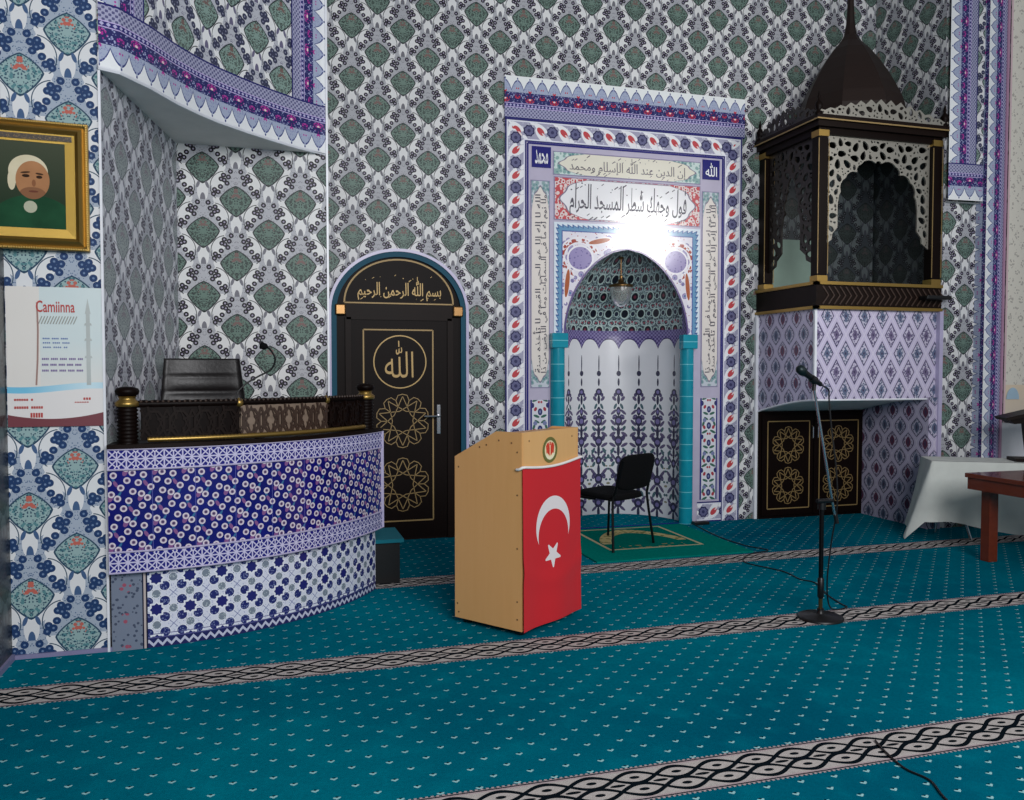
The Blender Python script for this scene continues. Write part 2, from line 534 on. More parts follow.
def deskflower():
    """navy ground strewn with white blossoms, pink tulips and teal leaves"""
    def fn(t):
        u, v = t.uv()
        P, Q = .145, .27
        n = t.noise(t.vec(u, v), 3.0)
        base = t.mix(n, c('#0d0d4c'), c('#1f1f8c'))
        d = None; tul = None; lf = None
        for dx, dz in ((0, 0), (P / 2, Q / 2)):
            x, y = (u - dx).fold(P), (v - dz).fold(Q)
            p = t.vec(x, y)
            for a, b in ((-.045, .0), (-.025, .048), (.002, .094), (.046, .012), (.020, -.028), (-.010, -.066), (-.056, -.10)):
                q = t.dist(p, a, b); d = q if d is None else d.min(q)
            m = (t.ell(p, .012, .015, .012, .02, -25) < 1) | (t.ell(p, -.035, -.045, .009, .018, 30) < 1)
            tul = m if tul is None else tul | m
            l = (t.ell(p, .03, .105, .006, .026, 30) < 1) | (t.ell(p, -.02, -.105, .006, .024, -30) < 1)
            lf = l if lf is None else lf | l
        col = t.mix(lf, base, c('#3a6f9a'))
        col = t.mix(tul, col, c('#8a5a8e'))
        col = t.mix(d < .0175, col, c('#dcd2dc'))
        col = t.mix(d < .0095, col, c('#8a7090'))
        col = t.mix(d < .006, col, c('#4a3c62'))
        joint = u.pp(.1075) < .0012
        return t.mix(joint, col, c('#6a6ab0'))
    return fn

def deskrosette():
    """white ground with navy rosettes and eight-point stars, fine border at the base"""
    def fn(t):
        u, v = t.uv()
        P = .17
        x = (u - .05).pp(P / 2); y = (v - .035).pp(P / 2)
        p = t.vec(x, y)
        a = t.dist(p, .042, .044); b = t.dist(p, 0, .085); c2 = t.dist(p, .085, 0); o = x + y; o2 = x.max(y)
        ang = (t.vec(x, y))
        vo = t.voro(t.vec(u, v), 90.0)
        col = t.mix(vo < .22, c('#dfe2f0'), c('#9aa2c8'))
        col = t.mix((o - .085).abs() < .003, col, c('#5b5f92'))
        col = t.mix((x - y).abs() < .0025, col, c('#7d86b0'))
        col = t.mix(a < .030 + 0.0, col, c('#eceef6'))
        col = t.mix(a < .0255, col, t.mix(vo < .36, c('#2a306e'), c('#7c86b0')))
        col = t.mix((b < .025) | (c2 < .025), col, c('#e6e9f0'))
        col = t.mix((b < .021) | (c2 < .021), col, t.mix(vo < .32, c('#7f8a98'), c('#b9c4c8')))
        st = (o < .034) | (o2 < .024)
        col = t.mix((o < .046) | (o2 < .033), col, c('#eceef6'))
        col = t.mix(st, col, c('#282a72'))
        # border strip at the foot
        zz = (u / .045).wrap(1.0) - .5
        edge = zz.abs() * .05 + .012
        col = t.mix(v < .05, col, t.mix((v - edge).abs() > .009, c('#c9cce2'), c('#2a2c60')))
        col = t.mix(v.between(.05, .056) | v.between(.07, .074), col, c('#5a5a90'))
        # grey floral border at the pillar end
        nn = t.voro(t.vec(u, v), 40.0)
        g = t.mix(nn < .3, c('#7d8698'), c('#4c5468')); g = t.mix((t.ell(t.vec(u, v.fold(.17)), .07, .0, .03, .03) < 1) & (nn < .4), g, c('#a4566a'))
        col = t.mix(u < .15, col, g)
        col = t.mix(u.between(.15, .157) | u.between(.168, .176), col, c('#20203a'))
        col = t.mix(u.between(.157, .168), col, c('#c6b8b4'))
        return col
    return fn

def cypress(L, n=10):
    """white niche wall with tall stacked bouquets; u over the arc, v height"""
    P = L / n
    def fn(t):
        u, v = t.uv()
        x = u.pp(P / 2); p = t.vec(x, v)
        h = (u - P / 2).pp(P / 2); q = t.vec(h, v)      # between two bouquets
        PU, DK, GR, OL = c('#5d5474'), c('#38374f'), c('#47636c'), c('#8d8a72')
        col = t.mix(t.noise(t.vec(u, v), 2.0), c('#e4e4e8'), c('#d6d7de'))
        def E(pp, L_):
            m = None
            for e in L_:
                k = t.ell(pp, *e) < 1; m = k if m is None else m | k
            return m
        s = P / .19
        arms = [(.040 * s, 1.20, .026 * s, .016, 50), (.045 * s, 1.06, .034 * s, .014, -42), (.05 * s, .95, .036 * s, .015, 48), (.055 * s, .83, .034 * s, .018, -35), (.055 * s, .72, .036 * s, .016, 30),
                (.05 * s, .60, .04 * s, .014, 55), (.055 * s, .44, .045 * s, .016, 50), (.045 * s, .29, .045 * s, .016, -50), (.045 * s, .16, .045 * s, .016, 55), (.04 * s, .06, .035 * s, .014, -40)]
        col = t.mix(E(p, arms), col, PU)
        col = t.mix(E(p, [(.03 * s, 1.12, .012 * s, .032, 25), (.05 * s, .89, .014 * s, .03, -30), (.055 * s, .66, .014 * s, .035, 30), (.05 * s, .52, .014 * s, .03, 30), (.035 * s, .22, .014 * s, .035, 25)]), col, GR)
        stack = [(0, 1.56, .006 * s, .09), (0, 1.46, .021 * s, .028), (0, 1.37, .010 * s, .04), (0, 1.27, .032 * s, .036), (0, 1.19, .014 * s, .05), (0, 1.07, .020 * s, .045), (0, .97, .034 * s, .055), (0, .86, .016 * s, .06),
                 (0, .76, .036 * s, .055), (0, .66, .014 * s, .06), (0, .56, .030 * s, .045), (0, .46, .014 * s, .06), (0, .37, .038 * s, .055), (0, .25, .018 * s, .06), (0, .12, .040 * s, .05), (0, .02, .014 * s, .06)]
        vo = t.voro(t.vec(x, v), 52.0)
        halo = [(.03 * s, 1.24, .016 * s, .022, 20), (.036 * s, 1.01, .020 * s, .03, 35), (.042 * s, .79, .020 * s, .034, -30), (.046 * s, .40, .022 * s, .034, 35), (.04 * s, .14, .022 * s, .03, -30), (.062 * s, .56, .016 * s, .02, 10), (.03 * s, .645, .018 * s, .012, 40), (.028 * s, .88, .016 * s, .012, 50), (.026 * s, .31, .018 * s, .012, -40)]
        hm = E(p, halo)
        col = t.mix(hm, col, t.mix(vo < .3, c('#4b4468'), c('#8b84a8')))
        col = t.mix(E(p, stack), col, DK)
        col = t.mix(E(p, [(0, 1.27, .016 * s, .018), (0, 1.07, .013 * s, .02), (0, .97, .022 * s, .026), (0, .76, .024 * s, .024), (0, .56, .014 * s, .02), (0, .37, .024 * s, .024), (0, .12, .02 * s, .022)]), col, c('#766da0'))
        low = [(0, .60, .014 * s, .022), (.024 * s, .585, .018 * s, .012, 30), (0, .47, .012 * s, .012), (.018 * s, .36, .012 * s, .012), (.012 * s, .23, .012 * s, .014), (.03 * s, .66, .012 * s, .01)]
        col = t.mix(E(q, low), col, GR)
        col = t.mix(E(q, [(.0, .32, .018 * s, .012), (.018 * s, .50, .012 * s, .008), (0, .16, .018 * s, .01)]), col, OL)
        sc = (u - P / 2).pp(P / 2) / (P / 2)
        edge = 1.815 - sc.pow(2.6) * .10
        lat = ((u * 150.0).sin() * (v * 150.0).sin()) > 0.0
        col = t.mix(v > edge, col, t.mix(lat, c('#4a3f78'), c('#8a7fae')))
        col = t.mix((v - edge).abs() < .006, col, c('#3c3262'))
        return t.scale_col(col, t.noise(t.vec(u, v), 4.0) * .1 + .95)
    return fn

def domepat(L):
    """dark teal dome tile: rows of white ringed blossoms with red"""
    def fn(t):
        u, v = t.uv()
        P, Q = .17, .185
        row = (v / Q).step(1.0)
        x = (u + row * (P / 2) - L / 2).fold(P); y = v.wrap(Q) - Q / 2
        p = t.vec(x.abs(), y)
        ra = t.ell(p, 0, -.02, .036, .045); rb = t.ell(p, .085, -.02, .022, .028)
        sc = (p)
        lo = t.dist(p, .0425, .062)
        vo = t.voro(t.vec(u, v), 60.0)
        col = t.mix(vo < .3, c('#46545c'), c('#22262e'))
        col = t.mix(vo > .6, col, c('#8fa6a8'))
        col = t.mix(ra.between(.98, 1.3) | rb.between(.95, 1.25), col, c('#b9cdc8'))
        col = t.mix(ra < .98, col, c('#171824'))
        odd = (row.wrap(2.0)) < .5
        col = t.mix((ra < .4) & odd, col, c('#7a2f40'))
        col = t.mix(rb < .9, col, c('#262c40'))
        col = t.mix(lo.between(.026, .036), col, c('#b8c8c8'))
        col = t.mix(lo < .011, col, c('#943a4e'))
        col = t.mix(t.dist(p, 0, .075) < .012, col, c('#943a4e'))
        lat = ((u * 150.0).sin() * (v * 150.0).sin()) > 0.0
        e = (u < .085) | (u > L - .085) | (v < .065)
        col = t.mix(e, col, t.mix(lat, c('#54477e'), c('#8880ac')))
        return col
    return fn

def cartouche(w, h, ground, fill, m1, m2, end, vert=False):
    """a panel with a scalloped light field and patterned corners; uv from the panel centre"""
    def fn(t):
        u, v = t.uv()
        x, y = (v, u) if vert else (u, v)
        x, y = x.abs(), y.abs()
        W, H = (h / 2, w / 2) if vert else (w / 2, h / 2)
        k = y / H
        lim = W - .05 - k.pow(2.4) * end + ((k * 9.5).cos() - 1.0) * (end * .06)
        field = (x < lim) & (y < H * .93)
        rim = (x.between(lim - .012, lim + .004) & (y < H * .95)) | (y.between(H * .90, H * .94) & (x < lim))
        q = t.vec(u.abs(), v)
        vo = t.voro(q, 30.0)
        g = t.mix(vo < .30, c(ground), c(m1)); g = t.mix(vo > .60, g, c(m2))
        col = t.mix(field, g, c(fill))
        col = t.mix(rim, col, c('#857c90'))
        col = t.mix((x > W - .008) | (y > H - .008), col, c('#8f8aa8'))
        return col
    return fn

def spandrel(cx, x0, x1, ztop):
    """white ground with big lilac flowers, red scroll leaves and a blue zigzag frame"""
    def fn(t):
        u, v = t.uv()
        x = (u - cx).abs(); p = t.vec(x, v)
        hw = (x1 - x0) / 2
        vo = t.voro(p, 12.5); v3 = t.voro(p, 34.0)
        col = t.mix(vo < .36, c('#e8e4ee'), c('#7f78a6'))
        col = t.mix(vo < .31, col, t.mix(v3 < .3, c('#a49ac4'), c('#6f6a9c')))
        col = t.mix(vo < .12, col, c('#4f7ea0'))
        col = t.mix((v3 < .18) & (vo > .4), col, c('#b0505c'))
        sc = t.ell(p, .50, 2.54, .175, .165)
        half = (v > 2.58) | (x > .55)
        col = t.mix(sc.between(.80, 1.18) & half, col, c('#f2eef4'))
        col = t.mix(sc.between(.87, 1.08) & half & (v3 < .6), col, c('#a8483e'))
        for a, b, ra, rb, ro in ((.30, 2.70, .11, .022, -12), (.62, 2.30, .022, .13, 6)):
            col = t.mix(t.ell(p, a, b, ra * 1.2, rb * 1.5, ro) < 1, col, c('#f0ecf2'))
            col = t.mix(t.ell(p, a, b, ra, rb, ro) < 1, col, c('#b0603e'))
        fl = t.ell(p, .49, 2.535, .115, .105)
        col = t.mix(fl < 1.15, col, c('#f4f0f6'))
        col = t.mix(fl < 1.0, col, t.mix(v3 < .33, c('#9d92c0'), c('#7468a0')))
        d = (hw - x).min(ztop - v)
        z = ((x - v) / .05).wrap(1.0) - .5
        zig = z.abs() * .05 + .022
        b1 = t.mix(d < zig, c('#6d9cc0'), c('#dfeaf4'))
        b1 = t.mix((d - zig).abs() < .006, b1, c('#3d5f9a'))
        col = t.mix(d < .075, col, b1)
        col = t.mix(d.between(.075, .084), col, c('#4a5aa0'))
        return col
    return fn

def floral():
    """white panel with scattered tulips, navy buds and green leaves"""
    def fn(t):
        u, v = t.uv()
        x = u.abs(); y = v.wrap(.33); p = t.vec(x, y)
        col = c('#e4e4ea'); col = t.mix(t.noise(t.vec(u, v), 5.0), col, c('#d2d3de'))
        def M(cc, L):
            nonlocal col
            m = None
            for e in L:
                k = t.ell(p, *e) < 1; m = k if m is None else m | k
            col = t.mix(m, col, cc)
        M(c('#3f6a5c'), [(.035, .02, .03, .012, 20), (.045, .17, .034, .012, -25), (.03, .30, .026, .01, 30), (.06, .25, .012, .028, 20)])
        M(c('#34386e'), [(0, .06, .022, .032), (0, .23, .024, .034), (.075, .12, .018, .024)])
        M(c('#a8404c'), [(.045, .085, .014, .02, 25), (.05, .215, .014, .02, -25), (.012, .15, .01, .012)])
        M(c('#7c84ac'), [(.046, .285, .02, .02), (0, .06, .009, .014), (0, .23, .01, .015)])
        d = x
        return t.mix(x > .078, col, c('#3a3a80'))
    return fn

def carpet():
    def fn(t):
        u, v = t.uv()
        y = (v - 4.125).fold(1.535 * 1.0)
        y = (v - 4.125).wrap(1.535)
        p = t.vec(u, v)
        big = t.noise(p, .55, 3); fine = t.noise(p, 60.0, 2); mid = t.noise(p, 6.0, 3)
        base = t.mix(((big - .5) * 2.2 + .5).max(0.0).min(1.0), c('#015a74'), c('#028c9e'))
        base = t.mix(fine * .55, base, c('#014457'))
        base = t.mix(((mid - .5) * 3.0).max(0.0).min(1.0) * .3, base, c('#0597a8'))
        P = .142
        dots = drk = None
        for dx, dz in ((0, 0), (P / 2, P / 2)):
            a, b = (u - dx).fold(P), (v - dz).fold(P)
            q = t.vec(a.abs(), b)
            m = (t.ell(q, .0065, .0005, .0085, .0048, 40) < 1) | (t.ell(q, 0, -.0045, .0055, .0055) < 1)
            k = t.ell(q, 0, .0075, .0065, .005) < 1
            dots = m if dots is None else dots | m; drk = k if drk is None else drk | k
        col = t.mix(drk, base, c('#05303c'))
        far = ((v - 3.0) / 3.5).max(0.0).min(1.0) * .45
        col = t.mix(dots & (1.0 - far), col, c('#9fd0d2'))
        # interlaced stripe, 25 cm wide
        W = .243
        s = (y < W) & (v < 6.6)
        h = y - W / 2
        ph = u * (2 * pi / .34)
        wv = (ph.sin() * .062)
        hh = h.abs() - .043; wv = ph.sin() * .040 * 1.0
        w1 = ((hh - wv).abs() < .0105) | ((hh + wv).abs() < .0105)
        ph2 = (ph * 2.0).cos() * .02
        w2 = (t.ell(t.vec((u - .085).fold(.17), h.abs()), 0, .043, .02, .010) < 1)
        sq = t.ell(t.vec(u.fold(.17), h.abs()), 0, 0.0, .03, .009) < 1
        sc = t.mix(fine, c('#d0c8c4'), c('#a9a39e'))
        sc = t.mix(w1 | w2 | sq, sc, c('#10181f'))
        e = h.abs()
        pip = ((u / .02).wrap(1.0) < .5)
        sc = t.mix(e > .094, sc, c('#b7a6a8'))
        sc = t.mix(e.between(.103, .1105), sc, c('#18222c'))
        sc = t.mix((e > .113) & pip, sc, c('#0a4854'))
        col = t.mix(s, col, sc)
        return col
    return fn

def ruggreen(cx, y0, y1, hw):
    """plain green pile with a cream outline and a cream ogival arch"""
    def fn(t):
        u, v = t.uv()
        x = (u - cx).abs(); p = t.vec(x, v)
        n = t.noise(t.vec(u, v), 40.0, 2)
        col = t.mix(n, c('#00685e'), c('#08887c'))
        xin, ya, yb = hw - .26, y0 + .36, y1 - .06
        d = (x - xin).max((v - (ya + yb) / 2).abs() - (yb - ya) / 2)
        col = t.mix(d < 0, col, t.mix(n, c('#00574e'), c('#04766a')))
        col = t.mix(d.abs() < .014, col, c('#b9b08c'))
        arch = ((x / xin).pow(1.7) + ((v - (ya + .15)) / (yb - ya - .2)).max(0.0).pow(1.6))
        vo = t.voro(t.vec(x, v), 22.0)
        band = arch.between(.62, .98) & (d < -.03) & (v > ya + .22)
        col = t.mix(band, col, t.mix(vo < .4, c('#b7a878'), c('#7a7a50')))
        foot = (v < ya + .12) & (d < -.02) & (x < xin * .7) & (vo < .36)
        col = t.mix(foot, col, c('#8c8458'))
        return col
    return fn

def turq():
    def fn(t):
        u, v = t.uv()
        n = t.noise(t.vec(u, v), 8.0, 2)
        col = t.mix(n, c('#0c7f96'), c('#1b9db2'))
        j = (v.pp(.0775) < .003)
        return t.mix(j, col, c('#7fd0da'))
    return fn

def wood(a, b, scale=1.0, axis=2):
    def fn(t):
        x, y, z = t.obj()
        s = [14.0 * scale] * 3; s[axis] = 1.2 * scale
        n = t.noise(t.vec(x * s[0], y * s[1], z * s[2]), 2.0, 4, .6)
        return t.mix(n, c(a), c(b))
    return fn

M = {}
M['main'] = material('sage_iznik_tile', iznik(1.145, 3.995, white='#e6e6e6', base='#b3b4ba', sage='#4b5a54', leaf='#71887e', dark='#222a2c', stemc='#74747c'), rough=.42, spec=.22)
M['alcove'] = material('sage_iznik_tile_alcove', iznik(.168, 2.014, white='#ebebea', base='#bcbdc3', sage='#43524c', leaf='#698277', dark='#1f2729', stemc='#7b7b84', ring='#14121c'), rough=.42, spec=.22)
M['side'] = material('grey_iznik_tile', iznik(.1, 2.0, white='#e4e4ea', base='#c0c2ca', sage='#98a0a3', dark='#666c72', leaf='#a3acac', warm='#928a92', ring='#55525f', pale='#b0acba', stemc='#8b8a98'), rough=.42, spec=.22)
M['pillar'] = material('teal_iznik_tile', iznik(.311, .09, white='#e6e8ea', base='#aab6c6', sage='#5b8a90', dark='#2a4a62', leaf='#9ab6b6', warm='#c46a5e', ring='#24406c', pale='#6f87ac', big=1, stemc='#48648c'), rough=.42, spec=.22)
M['shade'] = material('shaded_iznik_tile', iznik(.0, 2.0, white='#5a6264', base='#343b40', sage='#222a29', dark='#101416', leaf='#343d3c', warm='#443f40', ring='#111317', pale='#5c5f68', stemc='#3d4048'), rough=.35)  # iznik tile with shade put into its colours
M['upper'] = material('sage_iznik_tile_upper', iznik(.9, .2, white='#f0f0f0', base='#c2c4cc', big=1, ring='#3c3f58', sage='#62716a', pale='#8c8ea4'), rough=.42, spec=.22)
M['tower_front'] = material('lilac_lattice_tile', ogee(.03, 1.478, .197, .337, True), rough=.22)
M['tower_side'] = material('lilac_ogee_tile', ogee(.0, 1.675, .215, .3, False), rough=.25)
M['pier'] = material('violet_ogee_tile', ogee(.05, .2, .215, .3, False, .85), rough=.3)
M['flower'] = material('rosette_border_tile', flowerband(), rough=.2)
M['crest'] = material('crenellated_border_tile', crest(), rough=.2)
M['crest2'] = material('crenellated_blue_border_tile', crest(red=c('#b8359a'), teeth='#f2f4f6'), rough=.25)
M['geo'] = material('star_band_tile', geoband(), rough=.2)
M['deskflower'] = material('navy_blossom_tile', deskflower(), rough=.18)
M['deskros'] = material('white_rosette_tile', deskrosette(), rough=.22)
M['lilac'] = material('lilac_plain_tile', col=c('#bdb6cc'), rough=.2)
M['turq'] = material('turquoise_tile', turq(), rough=.15)
M['floral'] = material('tulip_panel_tile', floral(), rough=.2)
M['carpet'] = material('teal_carpet', carpet(), rough=1.0, spec=0.0, bump=(220, .35))
M['white'] = material('white_paint', col=c('#dadbe0'), rough=.5)
M['trimwhite'] = material('white_tile_trim', col=c('#eceef4'), rough=.3)
M['trimlilac'] = material('lilac_tile_trim', col=c('#b9b2d2'), rough=.3)
M['soffit'] = material('white_plaster', col=c('#efece6'), rough=.9)
M['darkwood'] = material('espresso_wood', wood('#0b0504', '#150a07', 1.0), rough=.45, spec=.1)
M['darkwood_x'] = material('espresso_wood_grain', wood('#0f0806', '#1e110c', 1.0, 0), rough=.45, spec=.12)
M['carved'] = material('carved_dark_wood', wood('#2e2019', '#4a362b', 1.2, 0), rough=.4)
M['recess'] = material('carved_recess_wood', wood('#6d5b4e', '#93806f', 1.2, 0), rough=.45)
M['gold'] = material('brass_gold', col=c('#a8894a'), rough=.36, metal=.85)
M['goldline'] = material('gold_inlay', col=c('#9a8052'), rough=.5, metal=.2)
M['goldtext'] = material('gold_lettering', col=c('#b0925a'), rough=.45, metal=.2)
M['fret'] = material('lit_fretwork', col=c('#a8a49a'), rough=.36, metal=.6)  # front fretwork, its paler tone carries the light falling on it
M['fretdark'] = material('dark_fretwork', col=c('#26201c'), rough=.4, metal=.2)
M['domewood'] = material('dome_wood', col=c('#20130e'), rough=.5, spec=.3)
M['green'] = material('pale_green_paint', col=c('#7d9489'), rough=.6)
M['black'] = material('black_plastic', col=c('#0b0b0d'), rough=.4)
M['blackmetal'] = material('black_metal', col=c('#0e0e10'), rough=.35, metal=.6)
M['chrome'] = material('chrome', col=c('#c8c8cc'), rough=.18, metal=1.0)
M['fabric'] = material('black_fabric', col=c('#0a0a0c'), rough=.9, spec=.15, bump=(140, .4))
M['leather'] = material('black_leather', col=c('#120d0e'), rough=.42, bump=(40, .15))
M['beech'] = material('beech_laminate', wood('#e6b072', '#dda464', .8, 2), rough=.4)
M['beech_edge'] = material('beech_edge', wood('#cf9450', '#c08444', .8, 0), rough=.45)
M['screw'] = material('screw_cap', col=c('#7d5a36'), rough=.5)
M['hem'] = material('white_hem', col=c('#f0ece8'), rough=.8)
M['cloth'] = material('white_cloth', col=c('#dcdfd8'), rough=.9, spec=.1, bump=(14, .25))
M['cherry'] = material('cherry_wood', wood('#5a2210', '#7a3318', .9, 1), rough=.25, coat=.3)
M['navy'] = material('navy_tile', col=c('#1b1b74'), rough=.2)
M['ink'] = material('ink_lettering', col=c('#2b2740'), rough=.3)
M['inkgrey'] = material('grey_lettering', col=c('#5d5560'), rough=.3)
M['paper'] = material('white_lettering', col=c('#eeeef4'), rough=.3)
M['glass'] = material('frosted_glass', col=c('#e6e6e2'), rough=.22, trans=.85, spec=.5)
M['brass'] = material('aged_brass', col=c('#7b5d3a'), rough=.3, metal=.9)
M['tealcloth'] = material('teal_step_carpet', col=c('#0a7080'), rough=.95)
M['tealtrim'] = material('turquoise_arch_trim', col=c('#174f64'), rough=.5, spec=.15)
# ------------------------------------------------------------------ the room
W = 7.3          # prayer wall
b = MB()
def fq(x0, x1, y0, y1):
    b.face([(x0, y0, 0), (x1, y0, 0), (x1, y1, 0), (x0, y1, 0)])
fq(-1.29, 9, -3, 8.2)
struct('floor', b, M['carpet'])

b = MB()
NX0, NX1 = 2.6, 3.94
vwall(b, (.42, W), (NX0, W), 0, 5.4, .42)
vwall(b, (NX1, W), (6.06, W), 0, 5.4, NX1)
b.face([(NX0, W, 2.85), (NX1, W, 2.85), (NX1, W, 5.4), (NX0, W, 5.4)], [(NX0, 2.85), (NX1, 2.85), (NX1, 5.4), (NX0, 5.4)])
struct('wall_back', b, M['main'])
AL = (-.835, 4.8); AC = (-.6, 6.2); AR_ = (.42, 6.2)
b = MB(); vwall(b, AC, AR_, 0, 3.06, 0); vwall(b, AR_, (.42, W), 0, 5.4, 1.02); struct('wall_alcove', b, M['alcove'])
b = MB(); vwall(b, AL, AC, 0, 3.06, 0); struct('wall_alcove_side', b, M['side'])
b = MB(); vwall(b, (-1.29, 4.8), AL, 0, 5.4, 0); struct('wall_pillar', b, M['pillar'])
b = MB(); vwall(b, (-1.29, -3), (-1.29, 4.8), 0, 5.4, 0); struct('wall_left', b, M['shade'])  # wall lies in shadow, painted into the tile colour
b = MB(); b.b2(-1.29, -.81, 4.788, 4.8, 0, .022); b.b2(-1.29, -1.275, -3, 4.788, 0, .03); struct('baseboard_left', b, material('grey_violet_trim', col=c('#8783a6'), rough=.4))
b = MB(); b.b2(-.838, -.826, 4.786, 4.802, 0, 3.06); struct('trim_1', b, M['trimwhite'])
b = MB(); b.b2(.41, .424, 6.186, 6.2, 0, 5.4); struct('trim_2', b, M['trimwhite'])

# curved corner wall above the alcove (same on the right, mirrored)
CURVE = [(-.835, 4.78), (-.742, 4.83), (-.62, 5.03), (-.507, 5.27), (-.40, 5.45), (-.29, 5.60), (-.14, 5.765), (.022, 5.925), (.2, 6.08), (.386, 6.205), (.42, 6.205)]
def corner_wall(name, pts, m1, m2, top=5.4, z0=3.06):
    L = [0]
    for p, q in zip(pts, pts[1:]): L.append(L[-1] + hypot(p[0] - q[0], p[1] - q[1]))
    tot = L[-1]; bw = .34
    f = MB()
    f.grid([[(p[0], p[1], z) for p in pts] for z in (z0, top)], [[(l, z - z0) for l in L] for z in (z0, top)])
    o = struct(name, f, m1, smooth=True)
    def at(s):
        s = max(0, min(tot, s))
        for i in range(len(L) - 1):
            if s <= L[i + 1] + 1e-9:
                k = (s - L[i]) / max(L[i + 1] - L[i], 1e-9)
                return (pts[i][0] + (pts[i + 1][0] - pts[i][0]) * k, pts[i][1] + (pts[i + 1][1] - pts[i][1]) * k)
    def off(p, d):                                  # towards the middle of the room
        vx, vy = 3.27 - p[0], 3.0 - p[1]; l = hypot(vx, vy)
        return p[0] + vx / l * d, p[1] + vy / l * d
    g = MB()
    N = 36
    S_ = [tot * i / N for i in range(N + 1)]
    g.grid([[off(at(s), .006) + (z0 + z,) for s in S_] for z in (0, bw)], [[(s, .38 - z * .38 / bw) for s in S_] for z in (0, bw)])
    H = [z0 + bw + (top - z0 - bw) * i / 8 for i in range(9)]
    for s0, s1, a, e in ((0, .30, .38, 0), (tot - .30, tot, 0, .38)):
        ss = [s0 + (s1 - s0) * i / 6 for i in range(7)]
        g.grid([[off(at(s), .006) + (z,) for s in ss] for z in (z0 + bw, top)], [[(z - z0, a + (e - a) * i / 6) for i in range(7)] for z in (z0 + bw, top)])
    struct(name + '_border', g, m2)
corner_wall('wall_corner_left', CURVE, M['upper'], M['crest2'])
RC = [(6.055, 6.31), (6.2, 6.30), (6.46, 6.29), (6.8, 6.285), (7.6, 6.28)]
corner_wall('wall_corner_right', RC, M['upper'], M['crest2'], z0=3.075)
b = MB(); b.poly([(p[0], p[1], 3.06) for p in CURVE] + [AR_ + (3.06,), AC + (3.06,), AL + (3.06,)]); struct('ceiling_alcove', b, M['soffit'])
b = MB(); b.tube([(p[0], p[1], 3.062) for p in CURVE], .012, 6); struct('trim_3', b, M['trimwhite'])

# right hand block, its pilaster and the hidden side wall
b = MB(); vwall(b, (6.05, 6.36), (9, 6.36), 0, 5.4, 0); vwall(b, (6.05, W), (6.05, 6.36), 0, 5.4, 0)
struct('wall_right', b, M['main'])
b = MB(); b.poly([(p[0], p[1], 3.06) for p in RC] + [(8, 5, 3.06), (8, 6.36, 3.06), (6.05, 6.36, 3.06)]); struct('ceiling_right', b, M['soffit'])
PX, PY = 6.43, 6.24
b = MB()
b.face([(PX, PY, .0), (PX + .22, PY, .0), (PX + .22, PY, 5.4), (PX, PY, 5.4)], [(0, .38), (0, .02), (5.4, .02), (5.4, .38)])
b.face([(PX, 6.36, 0), (PX, PY, 0), (PX, PY, 5.4), (PX, 6.36, 5.4)], [(0, .3), (0, .2), (5.4, .2), (5.4, .3)])
struct('wall_pilaster_right', b, M['crest2'])
b = MB(); vwall(b, (PX + .22, PY), (9, PY), 1.0, 5.4, 0); vwall(b, (PX + .22, PY), (9, PY), 0, 1.0, 0, 1); struct('wall_front_right', b, [M['main'], M['white']])
b = MB(); b.b2(PX + .20, PX + .225, PY - .012, PY, 0, 5.4); struct('trim_4', b, material('rose_tile_trim', col=c('#b58aa6'), rough=.3))

# ------------------------------------------------------------------ door beside the niche
DX, SP, HW, AH = 1.098, 2.0, .565, .50
def arch(cx, hw, z0, sp, h, n=24):
    return [(cx - hw, z0)] + [(cx - hw * cos(pi * i / n), sp + h * sin(pi * i / n)) for i in range(n + 1)] + [(cx + hw, z0)]
door = thing('door_1', 'dark brown arched double framed door with gold star rosettes and lettering beside the sermon desk', 'door', (DX, W, 0), kind='structure')
fw = onwall(W)
b = MB(); b.prism(arch(DX, HW, 0, SP, AH), fw, .0, .05); fr = b.build('door_frame', M['darkwood'], door)
b = MB(); b.strip(arch(DX, HW + .035, 0, SP, AH + .035, 40), .025, fw, 0, .085); b.build('arch_trim', M['trimlilac'], door)
b = MB(); b.strip(arch(DX, HW + .0, 0, SP, AH + .0, 40), .045, fw, 0, .075); b.build('arch_lining', M['tealtrim'], door)
b = MB(); b.b2(DX - .46, DX + .46, W - .075, W - .05, 1.93, 1.97); b.b2(DX - .47, DX - .42, W - .075, W - .05, 0, 1.95); b.b2(DX + .42, DX + .47, W - .075, W - .05, 0, 1.95); b.b2(DX - HW, DX + HW, W - .07, W - .05, 1.97, 2.06)
b.build('door_moulding', M['darkwood_x'], door)
b = MB(); b.b2(DX - .418, DX + .418, W - .062, W - .045, .02, 1.93); leaf = b.build('door_leaf', M['darkwood'], door)
def rect_line(b, x0, x1, z0, z1, w, fm, d0, d1):
    b.strip([(x0, z0), (x1, z0)], w, fm, d0, d1); b.strip([(x0, z1), (x1, z1)], w, fm, d0, d1)
    b.strip([(x0, z0), (x0, z1)], w, fm, d0, d1); b.strip([(x1, z0), (x1, z1)], w, fm, d0, d1)
def circle(cx, cz, r, n=40): return [(cx + r * cos(2 * pi * i / n), cz + r * sin(2 * pi * i / n)) for i in range(n)]
